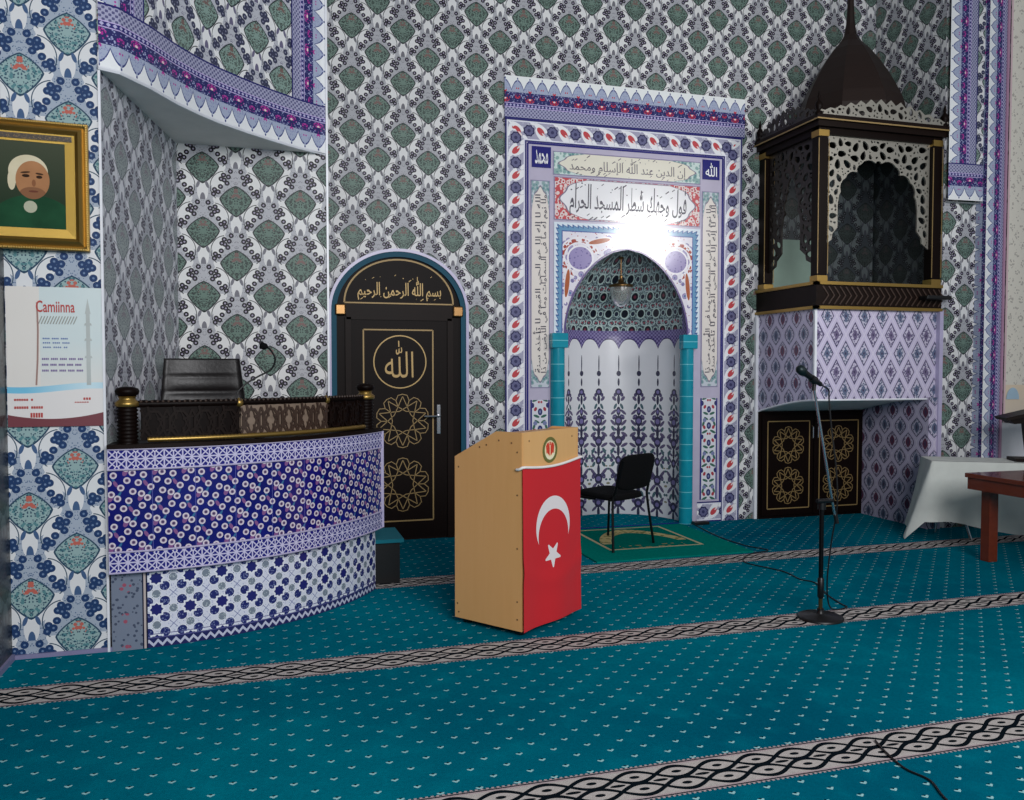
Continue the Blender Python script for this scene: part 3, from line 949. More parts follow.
def star_rosette(b, cx, cz, r, w, fm, d0, d1):
    """ten-fold star with rounded petals in thin inlay lines"""
    n = 10
    pt = lambda rr, k: (cx + rr * cos(2 * pi * k / n + pi / 2), cz + rr * sin(2 * pi * k / n + pi / 2))
    for k in range(n):
        b.strip([pt(r * .92, k), pt(r * .38, k + 1.5)], w, fm, d0, d1)
        b.strip([pt(r * .92, k), pt(r * .38, k - 1.5)], w, fm, d0, d1)
        a, e = pt(r * .80, k - .5), pt(r * .80, k + .5)
        b.strip([a, pt(r * .97, k - .28), pt(r, k), pt(r * .97, k + .28), e], w, fm, d0, d1)
        b.strip([pt(r * .80, k + .5), pt(r * .55, k + .5)], w, fm, d0, d1)
b = MB(); rect_line(b, .782, 1.388, .17, 1.845, .012, fw, .062, .065); b.build('inlay_frame', M['goldline'], leaf)
b = MB(); b.strip(circle(DX, 1.567, .228), .010, fw, .062, .065, closed=True); b.build('roundel', M['goldtext'], leaf)
b = MB(); letter(b, '\ufdf2', (.965, 1.215, 1.43, 1.75), fw, .066, arabic=False, bold=-.004); b.build('roundel_lettering', M['goldtext'], leaf)
for z in (1.05, .49):
    b = MB(); star_rosette(b, DX + .02, z, .235, .0065, fw, .062, .065); b.build('rosette', M['goldline'], leaf)
b = MB(); b.strip(arch(DX, .475, 2.075, 2.075, .38, 30)[1:-1], .014, fw, .05, .056); b.strip([(DX - .475, 2.075), (DX + .475, 2.075)], .012, fw, .05, .056); b.build('tympanum_inlay', M['goldline'], door)
b = MB(); letter(b, 'بسم \ufdf2 الرحمن الرحيم', (.735, 1.465, 2.10, 2.31), fw, .058, bold=.012, tall=1.7); marks(b, (.76, 1.45, 2.11, 2.33), fw, .058, 16, 3, .022); b.build('tympanum_lettering', M['goldtext'], door)
for x in (.588, 1.612):
    b = MB(); b.b2(x - .045, x + .045, W - .095, W - .06, 1.965, 2.06); b.build('corner_boss', M['brass'], door, bevel=.012)
hd = MB(); hd.b2(1.42, 1.455, W - .072, W - .06, .93, 1.19); h1 = hd.build('handle_plate', M['chrome'], leaf, bevel=.004)
hd = MB(); hd.tube([(1.437, W - .07, 1.09), (1.437, W - .12, 1.09), (1.30, W - .12, 1.09)], .009, 8); hd.build('lever_handle', M['chrome'], leaf)
b = MB(); b.b2(DX - .62, DX + .62, W - .06, W, 0, .03); b.build('threshold', M['darkwood_x'], door)

# ------------------------------------------------------------------ mihrab
NC, NR, ND = 3.268, .633, .70
mih = thing('mihrab', 'tall tiled prayer niche with turquoise columns and calligraphy panels set in the back wall', 'prayer niche', (NC, W, 0))
YF = W - .02; fm = onwall(YF)
X0, X1 = 2.065, 4.485
b = MB(); b.b2(X0 - .005, X1 + .03, YF, W, 3.77, 4.15)
for i in range(len(b.f)):
    b.u[i] = [((b.v[k][0] - X0), (b.v[k][2] - 3.77)) for k in b.f[i]]
b.build('crest_border', M['crest'], mih)
b = MB(); BW = .2
def bandq(p, uv): b.face(p, uv)
y = YF
b.face([(X0, y, 0), (X0 + BW, y, 0), (X0 + BW, y, 3.57), (X0, y, 3.77)], [(0, 0), (BW, 0), (BW, 3.57), (0, 3.77)])
b.face([(X1 - BW, y, 0), (X1, y, 0), (X1, y, 3.77), (X1 - BW, y, 3.57)], [(0, 0), (BW, 0), (BW, 3.77), (0, 3.57)])
b.face([(X0 + BW, y, 3.57), (X1 - BW, y, 3.57), (X1, y, 3.77), (X0, y, 3.77)], [(BW, BW), (BW, X1 - X0 - BW), (0, X1 - X0), (0, 0)])
for a, e in ((X0 + BW, 2.49), (4.02, X1 - BW)):
    y = YF - .006
    b.face([(a, y, 0), (e, y, 0), (e, y, BW), (a, y, BW)], [(0, a - X0), (0, e - X0), (BW, e - X0), (BW, a - X0)])
b.face([(X0, y, 0), (X0, W, 0), (X0, W, 3.77), (X0, y, 3.77)], [(0, 0), (.02, 0), (.02, 3.77), (0, 3.77)])
b.face([(X1, W, 0), (X1, y, 0), (X1, y, 3.77), (X1, W, 3.77)], [(0, 0), (.02, 0), (.02, 3.77), (0, 3.77)])
y = YF
b.build('flower_border', M['flower'], mih)
def half(t): return NR * max(0.0, 1 - t ** 1.85) ** .56
APX = .80
N = 28
archp = [(NC - half(i / N), 1.84 + APX * i / N) for i in range(N + 1)]
archr = [(2 * NC - x, z) for x, z in archp]
# plain lilac field around the niche
b = MB(); xa, xb = X0 + BW, X1 - BW
b.face([(xa, y, 0), (NC - NR, y, 0), (NC - NR, y, 1.84), (xa, y, 1.84)]); b.face([(NC + NR, y, 0), (xb, y, 0), (xb, y, 1.84), (NC + NR, y, 1.84)])
for i in range(N):
    (p0, z0), (p1, z1) = archp[i], archp[i + 1]
    b.face([(xa, y, z0), (p0, y, z0), (p1, y, z1), (xa, y, z1)]); q0, q1 = archr[i][0], archr[i + 1][0]
    b.face([(q0, y, z0), (xb, y, z0), (xb, y, z1), (q1, y, z1)])
b.face([(xa, y, 1.84 + APX), (xb, y, 1.84 + APX), (xb, y, 3.57), (xa, y, 3.57)])
b.build('tile_field', M['lilac'], mih)
b = MB(); rect_line(b, xa + .012, xb - .012, .0, 3.56, .016, fm, 0, .004); b.build('field_outline', M['navy'], mih)
def panel(name, x0, x1, z0, z1, mat, d=.006, sub=None):
    b = MB(); cx, cz = (x0 + x1) / 2, (z0 + z1) / 2
    b.b2(x0, x1, YF - d, YF, z0, z1)
    for i in range(len(b.f)): b.u[i] = [(b.v[k][0] - cx, b.v[k][2] - cz) for k in b.f[i]]
    return b.build(name, mat, mih)
up = panel('upper_inscription', 2.52, 4.03, 3.29, 3.505, material('cream_teal_cartouche', cartouche(1.51, .215, '#8fb0ac', '#e9e4d4', '#5f8d92', '#cfe0dc', .30), rough=.2))
b = MB(); letter(b, 'إن الدين عند \ufdf2 الإسلام ومحمد', (2.68, 3.87, 3.315, 3.485), fm, .008, tall=2.0, bold=.004); marks(b, (2.68, 3.87, 3.315, 3.485), fm, .008, 34, 2, .026); b.build('lettering', M['inkgrey'], up)
mp = panel('main_inscription', 2.53, 4.03, 2.88, 3.275, material('white_red_cartouche', cartouche(1.5, .395, '#e6d6d4', '#f0eff2', '#b8303c', '#c9545a', .30), rough=.16))
b = MB(); letter(b, 'فول وجهك شطر المسجد الحرام', (2.68, 3.88, 2.925, 3.225), fm, .008, bold=.012, tall=2.3, slant=.06); marks(b, (2.68, 3.88, 2.92, 3.235), fm, .008, 40, 5, .034); b.build('lettering', M['ink'], mp)
for x0, x1, s, gx in ((2.315, 2.50, 'محمد', .0), (4.052, 4.237, '\ufdf2', 0)):
    bl = panel('name_tile', x0, x1, 3.345, 3.535, M['navy'])
    b = MB(); letter(b, s, (x0 + .03, x1 - .03, 3.375, 3.505), fm, .009, arabic=(s != '\ufdf2'), bold=.012); b.build('lettering', M['paper'], bl)
VM = material('cream_rose_cartouche', cartouche(.185, 1.9, '#8fa9ac', '#e7dfd8', '#5f8d92', '#c8cfd8', .24, True), rough=.2)
VERSE = ['الله لا إله إلا هو الحي القيوم لا تأخذه سنة', 'ولا نوم له ما في السماوات وما في الأرض من ذا']
for k, (x0, x1) in enumerate(((2.305, 2.49), (4.05, 4.235))):
    vp = panel('side_inscription', x0, x1, 1.33, 3.23, VM)
    b = MB()
    for q in (0, 1):
        letter(b, VERSE[(k + q) % 2], (x0 + .022 + .055 * q, x0 + .11 + .055 * q, 1.47, 3.10), fm, .008, rot90=1, bold=.010, tall=2.2)
    b.build('lettering', M['ink'], vp)
    panel('tulip_panel', x0, x1, .22, 1.22, M['floral'])
# spandrel around the arch
b = MB(); sx0, sx1, sz = 2.53, 4.03, 2.86
ys = YF - .006
for i in range(N):
    (p0, z0), (p1, z1) = archp[i], archp[i + 1]
    b.face([(sx0, ys, z0), (p0, ys, z0), (p1, ys, z1), (sx0, ys, z1)], [(sx0, z0), (p0, z0), (p1, z1), (sx0, z1)])
    q0, q1 = archr[i][0], archr[i + 1][0]
    b.face([(q0, ys, z0), (sx1, ys, z0), (sx1, ys, z1), (q1, ys, z1)], [(q0, z0), (sx1, z0), (sx1, z1), (q1, z1)])
z0 = 1.84 + APX
b.face([(sx0, ys, z0), (sx1, ys, z0), (sx1, ys, sz), (sx0, ys, sz)], [(sx0, z0), (sx1, z0), (sx1, sz), (sx0, sz)])
b.build('spandrel', material('spandrel_tile', spandrel((sx0 + sx1) / 2, sx0, sx1, sz), rough=.14), mih)
b = MB(); b.strip(archp + archr[::-1][1:], .018, fm, .0, .012); b.build('arch_edge', material('violet_tile_edge', col=c('#5a4a80'), rough=.25), mih)
# niche shell
NA = 36
def nich(s, w): return (NC - NR * w * cos(pi * s), YF + ND * w * sin(pi * s))
AL_ = [0.0]
for i in range(NA):
    p, q = nich(i / NA, 1), nich((i + 1) / NA, 1); AL_.append(AL_[-1] + hypot(p[0] - q[0], p[1] - q[1]))
LL = AL_[-1]
b = MB(); b.grid([[nich(i / NA, 1) + (z,) for i in range(NA + 1)] for z in (0, .6, 1.2, 1.84)], [[(AL_[i], z) for i in range(NA + 1)] for z in (0, .6, 1.2, 1.84)])
b.build('niche_wall', material('cypress_tile', cypress(LL), rough=.25), mih, smooth=True)
b = MB(); hs = [0, .05, .12, .2, .3, .4, .5, .6, .7, .78, .85, .91, .96, .99, 1.0]
b.grid([[nich(i / NA, half(h) / NR) + (1.84 + APX * h,) for i in range(NA + 1)] for h in hs],
       [[(LL / 2 + (AL_[i] - LL / 2) * (.25 + .75 * half(h) / NR), APX * h * 1.12) for i in range(NA + 1)] for h in hs])
b.build('niche_dome', material('dark_blossom_tile', domepat(LL), rough=.3), mih, smooth=True)
for x in (2.565, 3.893):
    b = MB(); b.lathe([(.068, 0), (.068, 1.70)], x, YF - .01, 18)
    o = b.build('column', M['turq'], mih, smooth=True)
    b = MB(); b.b2(x - .078, x + .078, YF - .09, YF, 1.70, 1.835); b.build('capital', M['turq'], o, bevel=.006)
b = MB()
LX, LY = 3.30, 7.5
lamp = thing('pendant_lamp', 'brass pendant lamp with frosted glass tulip shade hanging inside the niche dome', 'lamp', (LX, LY, 2.14))
b.lathe([(.03, 2.60), (.028, 2.58), (.008, 2.57)], LX, LY, 12); b.build('ceiling_cup', M['brass'], lamp, smooth=True)
b = MB(); b.tube([(LX, LY, 2.58), (LX, LY, 2.40)], .006, 8); b.build('rod', M['brass'], lamp)
b = MB(); b.lathe([(.012, 2.42), (.02, 2.40), (.014, 2.385), (.03, 2.37), (.03, 2.35), (.06, 2.335), (.118, 2.325), (.122, 2.305), (.112, 2.30), (.0, 2.30)], LX, LY, 20); b.build('crown', M['brass'], lamp, smooth=True)
b = MB(); b.lathe([(.104, 2.305), (.108, 2.27), (.098, 2.20), (.072, 2.145), (.035, 2.115), (.0, 2.11)], LX, LY, 20); b.build('glass_shade', M['glass'], lamp, smooth=True)

# ------------------------------------------------------------------ minbar (pulpit tower)
XL, XR, YM = 4.69, 6.04, 6.38
mb_ = thing('minbar', 'tiled pulpit tower in the right corner with dark pierced wood kiosk and pointed dome', 'pulpit', (5.37, 6.85, 0))
b = MB(); vwall(b, (XL, YM), (XR, YM), 1.225, 2.05, 0); b.build('front_panel', M['tower_front'], mb_)
def low(yy): k = (yy - YM) / (W - YM); return 1.225 - .15 * k ** 1.5
b = MB(); yy = [YM + (W - YM) * i / 10 for i in range(11)]
b.grid([[(XL, q, low(q)) for q in reversed(yy)], [(XL, q, 2.05) for q in reversed(yy)]], [[(W - q, low(q)) for q in reversed(yy)], [(W - q, 2.05) for q in reversed(yy)]])
b.build('side_panel', M['tower_side'], mb_)
b = MB(); b.grid([[(XL, q, low(q)) for q in yy], [(XR - .12, q, low(q)) for q in yy]]); b.build('soffit', M['soffit'], mb_)
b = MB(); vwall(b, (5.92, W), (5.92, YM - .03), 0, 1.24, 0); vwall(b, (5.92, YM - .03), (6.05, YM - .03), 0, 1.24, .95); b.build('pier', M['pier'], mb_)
b = MB(); b.b2(XL - .012, XL + .012, YM - .012, YM + .01, 1.22, 2.05); b.build('corner_trim', M['trimwhite'], mb_)
b = MB(); b.b2(6.015, 6.055, YM - .045, YM, 0, 2.05); b.build('corner_trim', M['trimlilac'], mb_)
b = MB(); b.tube([(XL, q, low(q)) for q in reversed(yy)] + [(5.92, YM, 1.225)], .009, 6); b.build('lower_trim', M['trimwhite'], mb_)
b = MB(); b.b2(4.66, 4.70, W - .03, W, 0, 2.05); b.build('wall_trim', M['trimwhite'], mb_)
# cupboard doors below
YD = W - .05; fd = onwall(YD)
b = MB(); b.b2(4.69, 5.92, YD, W, 0, 1.08); b.build('cupboard_frame', M['darkwood'], mb_)
for x0, x1 in ((4.72, 5.315), (5.325, 5.90)):
    b = MB(); b.b2(x0, x1, YD - .018, YD, .03, 1.05); dd = b.build('cupboard_door', M['darkwood'], mb_, bevel=.004)
    b = MB(); rect_line(b, x0 + .06, x1 - .05, .10, .98, .010, fd, .018, .021); b.build('inlay_frame', M['goldline'], dd)
    for z in (.74, .33):
        b = MB(); star_rosette(b, (x0 + x1) / 2, z, .185, .0065, fd, .018, .021); b.build('rosette', M['goldline'], dd)
    hx = 5.29 if x0 < 5 else 5.35
    b = MB(); b.tube([(hx, YD - .02, .80), (hx, YD - .045, .81), (hx, YD - .045, .92), (hx, YD - .02, .93)], .007, 8); b.build('handle', M['chrome'], dd)
# kiosk floor band
b = MB(); b.b2(XL - .015, XR, YM - .03, W, 2.06, 2.27); b.build('kiosk_base', M['darkwood_x'], mb_)
for z in (2.055, 2.272):
    b = MB(); b.b2(XL - .03, XR + .0, YM - .048, YM + .0, z - .014, z + .014); b.b2(XL - .03, XL + .01, YM - .048, W, z - .014, z + .014); b.build('gold_moulding', M['gold'], mb_)
b = MB()
for i in range(22):                                  # chevron carving on the band
    x = XL + .05 + i * .06
    b.strip([(x, 2.085), (x + .06, 2.165), (x, 2.245)], .012, onwall(YM - .03), 0, .006)
b.build('chevron_carving', M['carved'], mb_)
b = MB(); b.b2(5.78, 6.06, YM - .14, YM - .03, 2.145, 2.18); b.build('hand_ledge', M['black'], mb_, bevel=.01)
ZB, ZT = 2.285, 3.62
posts = [(XL + .05, YM + .03), (XR - .06, YM + .03), (XL + .05, W - .06)]
for x, q in posts:
    b = MB(); b.b2(x - .05, x + .05, q - .05, q + .05, ZB, ZT + .03); p = b.build('corner_post', M['darkwood'], mb_, bevel=.006)
    b = MB(); b.b2(x - .054, x + .054, q - .054, q + .054, ZB, ZB + .055); b.build('brass_collar', M['gold'], p)
    b = MB(); b.b2(x - .054, x + .054, q - .054, q + .054, ZT - .05, ZT + .005); b.build('brass_collar', M['gold'], p)
    b = MB()
    for sx in (-1, 1): b.b2(x + sx * .052 - .003, x + sx * .052 + .003, q - .056, q - .05, ZB + .07, ZT - .07)
    b.build('gold_edge', M['goldline'], p)
b = MB(); b.b2(XL, XR, YM - .01, YM + .05, ZT - .03, ZT + .03); b.b2(XL, XL + .06, YM, W, ZT - .03, ZT + .03); b.build('head_rail', M['darkwood'], mb_)
b = MB(); b.b2(XL - .03, XR + .015, YM - .05, W, 3.65, 3.70); b.b2(XL - .055, XR + .015, YM - .075, W, 3.70, 3.745); b.build('cornice', M['darkwood_x'], mb_)
b = MB(); b.b2(XL - .058, XR + .015, YM - .079, YM - .07, 3.70, 3.712); b.b2(XL - .059, XL - .05, YM - .075, W, 3.70, 3.712); b.build('gold_moulding', M['goldline'], mb_)
# pierced arch panels
def lobed(x0, x1, zt, zb, tail, spring, apex):
    w = x1 - x0; cx = (x0 + x1) / 2
    L = [(x0, zb), (x0 + tail * .55, zb + .05), (x0 + tail * .6, zb + .10), (x0 + tail, zb + .16), (x0 + tail * 1.0, spring - .12), (x0 + tail * 1.1, spring - .03)]
    P = [(x0 + tail * 1.25, spring), (x0 + tail * 1.25 + (w / 2 - tail * 1.25) * .12, spring + (apex - spring) * .42), (x0 + tail * 1.25 + (w / 2 - tail * 1.25) * .42, spring + (apex - spring) * .62),
         (x0 + tail * 1.25 + (w / 2 - tail * 1.25) * .52, spring + (apex - spring) * .86), (cx - .03, spring + (apex - spring) * .93), (cx, apex)]
    Q = []
    for (ax, az), (bx, bz) in zip(P, P[1:]):
        mx, mz = (ax + bx) / 2, (az + bz) / 2; l = hypot(bx - ax, bz - az); nx, nz = -(bz - az) / l, (bx - ax) / l
        Q += [(ax, az), (ax + (bx - ax) * .25 + nx * l * .16, az + (bz - az) * .25 + nz * l * .16), (mx + nx * l * .2, mz + nz * l * .2), (ax + (bx - ax) * .75 + nx * l * .16, az + (bz - az) * .75 + nz * l * .16)]
    Q.append(P[-1])
    left = L + Q
    right = [(x0 + x1 - x, z) for x, z in reversed(left)]
    return left + right[1:] + [(x1, zt), (x0, zt)]
out = lobed(XL + .105, XR - .115, ZT - .03, 2.62, .13, 3.10, 3.40)
holes = leaf_holes(out, .036, .008, .0065, 9000, 5)
pierced(out, holes, onwall(YM + .03), -.008, .008).build('pierced_arch', M['fret'], mb_)
ys0, ys1 = YM + .09, W - .12
sidemap = lambda a, z, d: (XL + .05 - d, a, z)
out = lobed(ys0, ys1, ZT - .03, 2.45, .21, 2.98, 3.30)
holes = leaf_holes(out, .036, .012, .009, 3800, 9)
pierced(out, holes, sidemap, -.008, .008).build('pierced_arch', M['fretdark'], mb_)
for kx, (q0, q1, fmapc, mk) in enumerate(((XL - .03, XR + .01, onwall(YM - .06), 'fret'), (YM - .06, W - .01, lambda a, z, d: (XL - .04 - d, a, z), 'fretdark'))):
    w = q1 - q0; n = 26; poly = [(q0, 3.745)]
    for i in range(n + 1):
        s = i / n; env = .035 + .125 * sin(pi * s) ** 1.3
        poly.append((q0 + w * s, 3.745 + env * (1 + .14 * cos(i * pi))))
    poly.append((q1, 3.745))
    pierced(poly, leaf_holes(poly, .03, .010, .008, 2600, 11 + kx), fmapc, -.006, .006).build('pierced_cresting', M[mk], mb_)
for x, q in ((XL - .03, YM - .05), (XR - .02, YM - .05), (XL - .03, W - .06)):
    b = MB(); b.lathe([(.035, 3.745), (.035, 3.76), (.018, 3.775), (.03, 3.80), (.034, 3.83), (.022, 3.855), (.010, 3.87), (.016, 3.89), (.004, 3.94), (0, 3.95)], x, q, 14); b.build('finial', M['darkwood'], mb_, smooth=True)
b = MB(); dcx, dcy = 5.40, 6.87
prof = [(.50, 3.745), (.51, 3.84), (.50, 3.95), (.465, 4.07), (.405, 4.20), (.335, 4.33), (.26, 4.45), (.18, 4.56), (.105, 4.64), (.06, 4.71), (.04, 4.82), (.03, 5.0), (.015, 5.5)]
b.lathe(prof, dcx, dcy, 8, rot=0.0); b.build('dome', M['domewood'], mb_)
b = MB(); b.lathe([(.02, 5.49), (.05, 5.52), (.05, 5.56), (.01, 5.6), (0, 5.75)], dcx, dcy, 12); b.build('spire', M['gold'], mb_, smooth=True)
b = MB(); b.b2(XL + .06, XR - .005, W - .02, W - .005, 2.28, 3.66)
for i in range(len(b.f)): b.u[i] = [(b.v[k][0], b.v[k][2]) for k in b.f[i]]
b.face([(XR + .006, W, 2.28), (XR + .006, YM + .1, 2.28), (XR + .006, YM + .1, 3.66), (XR + .006, W, 3.66)], [(0, 2.28), (.9, 2.28), (.9, 3.66), (0, 3.66)])
b.build('shade_panel', M['shade'], mb_)  # dark tile sheets added to paint the shade inside the kiosk
b = MB(); b.b2(4.80, 5.30, W - .05, W - .02, 2.28, 2.80); b.build('back_board', M['green'], mb_)
b = MB(); b.b2(XL + .02, XR, YM + .0, W, 2.26, 2.28); b.build('kiosk_floor', M['darkwood'], mb_)
# ------------------------------------------------------------------ curved sermon desk
PC, PR = (-.816, 6.505), 1.72
T0, T1 = R(-90.0), R(-29.3)
desk = thing('sermon_desk', 'curved sermon platform faced with navy blossom tiles and dark wood balustrade at left', 'pulpit desk', (-.1, 5.6, 0))
NT = 40
def arc(r, th): return (PC[0] + r * cos(th), PC[1] + r * sin(th))
TH = [T0 + (T1 - T0) * i / NT for i in range(NT + 1)]
def arcwall(b, r, z0, z1, u0=0.0, v0=None):
    v0 = z0 if v0 is None else v0
    b.grid([[arc(r, t) + (z,) for t in TH] for z in (z0, z1)], [[(u0 + r * (t - T0), z - z0 + v0) for t in TH] for z in (z0, z1)])
ER = PR + .05
b = MB(); arcwall(b, PR, 0, .43); b.build('lower_wall', M['deskros'], desk, smooth=True)
b = MB(); arcwall(b, ER, .54, .975); b.build('blossom_panel', M['deskflower'], desk, smooth=True)
b = MB(); arcwall(b, ER + .004, .425, .54, 0, -.0575 + .0); b.build('lower_band', M['geo'], desk, smooth=True)
b = MB(); arcwall(b, ER + .004, .975, 1.085, 0, -.055); b.build('upper_band', M['geo'], desk, smooth=True)
b = MB(); b.grid([[arc(r, t) + (.427,) for t in TH] for r in (PR, ER + .004)]); b.build('underside', M['trimlilac'], desk)
for z in (.43, .54, .975, 1.082):
    b = MB(); b.tube([arc(ER + .004, t) + (z,) for t in TH], .006, 6); b.build('tile_moulding', M['trimlilac'], desk, smooth=True)
e0, e1 = arc(ER, T1), (.42, 6.2)
b = MB(); vwall(b, arc(PR, T1), e1, 0, .43, 2); b.build('end_wall', M['deskros'], desk)
b = MB(); vwall(b, e0, e1, .43, 1.085, 0); b.build('end_wall', M['geo'], desk)
b = MB(); b.b2(e0[0] - .012, e0[0] + .012, e0[1] - .012, e0[1] + .012, .43, 1.085); b.build('end_trim', M['trimlilac'], desk)
b = MB(); b.grid([[arc(r, t) + (1.085,) for t in TH] for r in (ER + .012, ER - .30)]); b.grid([[arc(ER + .012, t) + (z,) for t in TH] for z in (1.085, 1.107)]); b.grid([[arc(r, t) + (1.107,) for t in TH] for r in (ER + .012, ER - .30)]); b.grid([[arc(ER - .30, t) + (z,) for t in TH] for z in (.45, 1.107)])
b.build('wood_ledge', M['darkwood_x'], desk, smooth=False)
b = MB(); b.poly([arc(ER - .3, t) + (.45,) for t in TH] + [e1 + (.45,), AC + (.45,), AL + (.45,)]); b.build('platform', M['tealcloth'], desk)
RB = PR - .03
TA, TB = R(-87.0), R(-32.0)
def post(t, top):
    x, q = arc(RB, t); b = MB()
    pr = [(.058, 1.10)]
    z = 1.115
    while z < 1.30: pr += [(.047, z), (.056, z + .008), (.047, z + .016)]; z += .020
    b.lathe(pr, x, q, 16); p = b.build('baluster_post', M['darkwood'], desk, smooth=True)
    b = MB(); b.lathe([(.05, 1.30), (.062, 1.308), (.062, 1.325), (.042, 1.34), (.042, 1.352), (.05, 1.358)], x, q, 16); b.build('brass_collar', M['gold'], p, smooth=True)
    b = MB(); b.lathe([(.04, 1.356), (.058, 1.37), (.062, 1.385), (.055, 1.40), (.03, 1.408), (0, 1.41)], x, q, 16); b.build('post_cap', M['darkwood'], p, smooth=True)
post(TA, 1.4); post(TB, 1.4)
tt = [TA + (TB - TA) * i / 60 for i in range(61)]
b = MB(); b.tube([arc(RB, t) + (1.315,) for t in tt], [.019 + .004 * (i % 2) for i in range(61)], 8); b.build('top_rail', M['darkwood'], desk, smooth=True)
b = MB(); tb = [TA + (TB - TA) * i / 120 for i in range(121)]
b = MB()
for t in tb[3:-3:2]:
    x, q = arc(RB + .018, t); b.lathe([(0, 1.320), (.007, 1.326), (.007, 1.332), (0, 1.338)], x, q, 6)
b.build('rail_beading', M['carved'], desk)
k = 0
for s0, s1, mt in ((.04, .355, 'darkwood'), (.36, .725, 'recess'), (.73, .965, 'darkwood')):
    a0, a1 = TA + (TB - TA) * s0, TA + (TB - TA) * s1
    th = [a0 + (a1 - a0) * i / 12 for i in range(13)]
    b = MB()
    for rr in (RB - .012, RB + .012): b.grid([[arc(rr, t) + (z,) for t in th] for z in (1.12, 1.298)])
    b.grid([[arc(rr, t) + (1.298,) for t in th] for rr in (RB - .012, RB + .012)])
    pn = b.build('carved_panel', M[mt], desk, smooth=False)
    b = MB(); L = RB * (a1 - a0)
    fmp = lambda s, z, d, a0=a0: arc(RB + .012 + d, a0 + s / RB) + (1.12 + z,)
    g = .0
    n = max(2, int(L / .11)); w = L / n
    for i in range(n):
        cx = (i + .5) * w
        ang = [pi / 8 + j * pi / 4 for j in range(8)]
        oc = [(cx + w * .42 * cos(a), .089 + .07 * sin(a)) for a in ang]
        b.strip(oc, .014, fmp, 0, .010, closed=True)
        for j in range(0, 8, 2):
            b.strip([(cx + w * .18 * cos(ang[j] + .4), .089 + .03 * sin(ang[j] + .4)), (cx + w * .6 * cos(ang[j]), .089 + .1 * sin(ang[j]))], .012, fmp, 0, .010)
        b.strip([(cx - w / 2, .015), (cx, .17), (cx + w / 2, .015)], .012, fmp, 0, .009); b.strip([(cx - w / 2, .165), (cx, .01), (cx + w / 2, .165)], .012, fmp, 0, .009)
    b.build('strapwork', M['carved'] if mt == 'recess' else M['darkwood_x'], pn)
for s in (.357, .727):
    x, q = arc(RB, TA + (TB - TA) * s); b = MB(); b.lathe([(0, 1.285), (.022, 1.295), (.027, 1.312), (.022, 1.33), (0, 1.342)], x, q, 12); b.build('rail_knob', M['gold'], desk, smooth=True)
tg = [TA + (TB - TA) * (.06 + .87 * i / 150) for i in range(151)]
b = MB(); b.tube([arc(RB + .05, t) + (1.127,) for t in tg], [(.0155 if i % 2 else .0125) for i in range(151)], 8); b.build('gold_rope', M['gold'], desk, smooth=True)
b = MB(); b.b2(.60, .87, 5.79, 6.2, 0, .29); st = b.build('step', M['black'], desk)
b = MB(); b.b2(.58, .895, 5.76, 6.2, .29, .315); b.b2(.44, .60, 5.79, 6.2, .3, .40); b.build('step_carpet', M['tealcloth'], st)

# gooseneck microphone on the desk
gx, gy = arc(RB - .08, R(-62))
gm = thing('gooseneck_microphone', 'thin black gooseneck microphone rising from the carved balustrade of the sermon desk', 'microphone', (gx, gy, 1.107))
b = MB(); b.lathe([(.035, 1.107), (.035, 1.125), (.012, 1.13)], gx, gy, 14); b.build('base', M['black'], gm, smooth=True)
pth = [(gx, gy, 1.12), (gx - .12, gy + .03, 1.32), (gx - .09, gy + .05, 1.40), (gx - .01, gy + .06, 1.455), (gx + .07, gy + .06, 1.50), (gx + .095, gy + .05, 1.56), (gx + .07, gy + .04, 1.615), (gx + .04, gy + .02, 1.635)]
def smooth_path(P, k=5):
    P = [Vector(p) for p in P]; out = []
    for i in range(len(P) - 1):
        a, p, q, d = P[max(i - 1, 0)], P[i], P[i + 1], P[min(i + 2, len(P) - 1)]
        for j in range(k):
            t = j / k
            out.append(.5 * ((2 * p) + (q - a) * t + (2 * a - 5 * p + 4 * q - d) * t * t + (3 * p - a - 3 * q + d) * t ** 3))
    return out + [P[-1]]
b = MB(); b.tube(smooth_path(pth), .0055, 8); b.build('gooseneck', M['black'], gm, smooth=True)
b = MB(); hx, hy, hz = pth[-1]
b.tube([(hx + .012, hy + .01, hz - .003), (hx, hy, hz), (hx - .025, hy - .01, hz + .006), (hx - .03, hy - .012, hz + .007)], [.008, .02, .021, .004], 12); b.build('foam_head', M['fabric'], gm, smooth=True)

# office chair on the platform
oc = thing('office_chair', 'black leather high backed chair standing on the platform behind the balustrade', 'chair', (-.40, 5.62, .45))
b = MB()
rows = []
def bp(s, z, front):                                   # backrest surface
    w = .255 - .03 * max(0, (z - 1.25)) / .3
    y = 5.60 + (z - .95) * .10 + (.035 * abs(s) ** 2) * -1
    puff = .02 * (abs(sin((z - .9) * pi / .115)) ** .5) if z < 1.46 else .022
    return (-.40 + s * w - .02 * (z - 1.3), y - (.05 + puff * (1 - abs(s) ** 4) if front else -.06), z)
zs = [.95 + .62 * i / 44 for i in range(45)]; ss = [-1 + 2 * i / 16 for i in range(17)]
G = [[bp(s, z, True) for s in ss] for z in zs]; H_ = [[bp(s, z, False) for s in ss] for z in zs]
b.grid(G); b.grid(H_, flip=True)
b.grid([G[-1], H_[-1]]); b.grid([[r[0] for r in H_], [r[0] for r in G]]); b.grid([[r[-1] for r in G], [r[-1] for r in H_]])
b.build('backrest', M['leather'], oc, smooth=True, merge=True)
b = MB(); b.b2(-.63, -.15, 5.16, 5.62, .88, .97); b.build('seat', M['leather'], oc, smooth=True, bevel=.03)
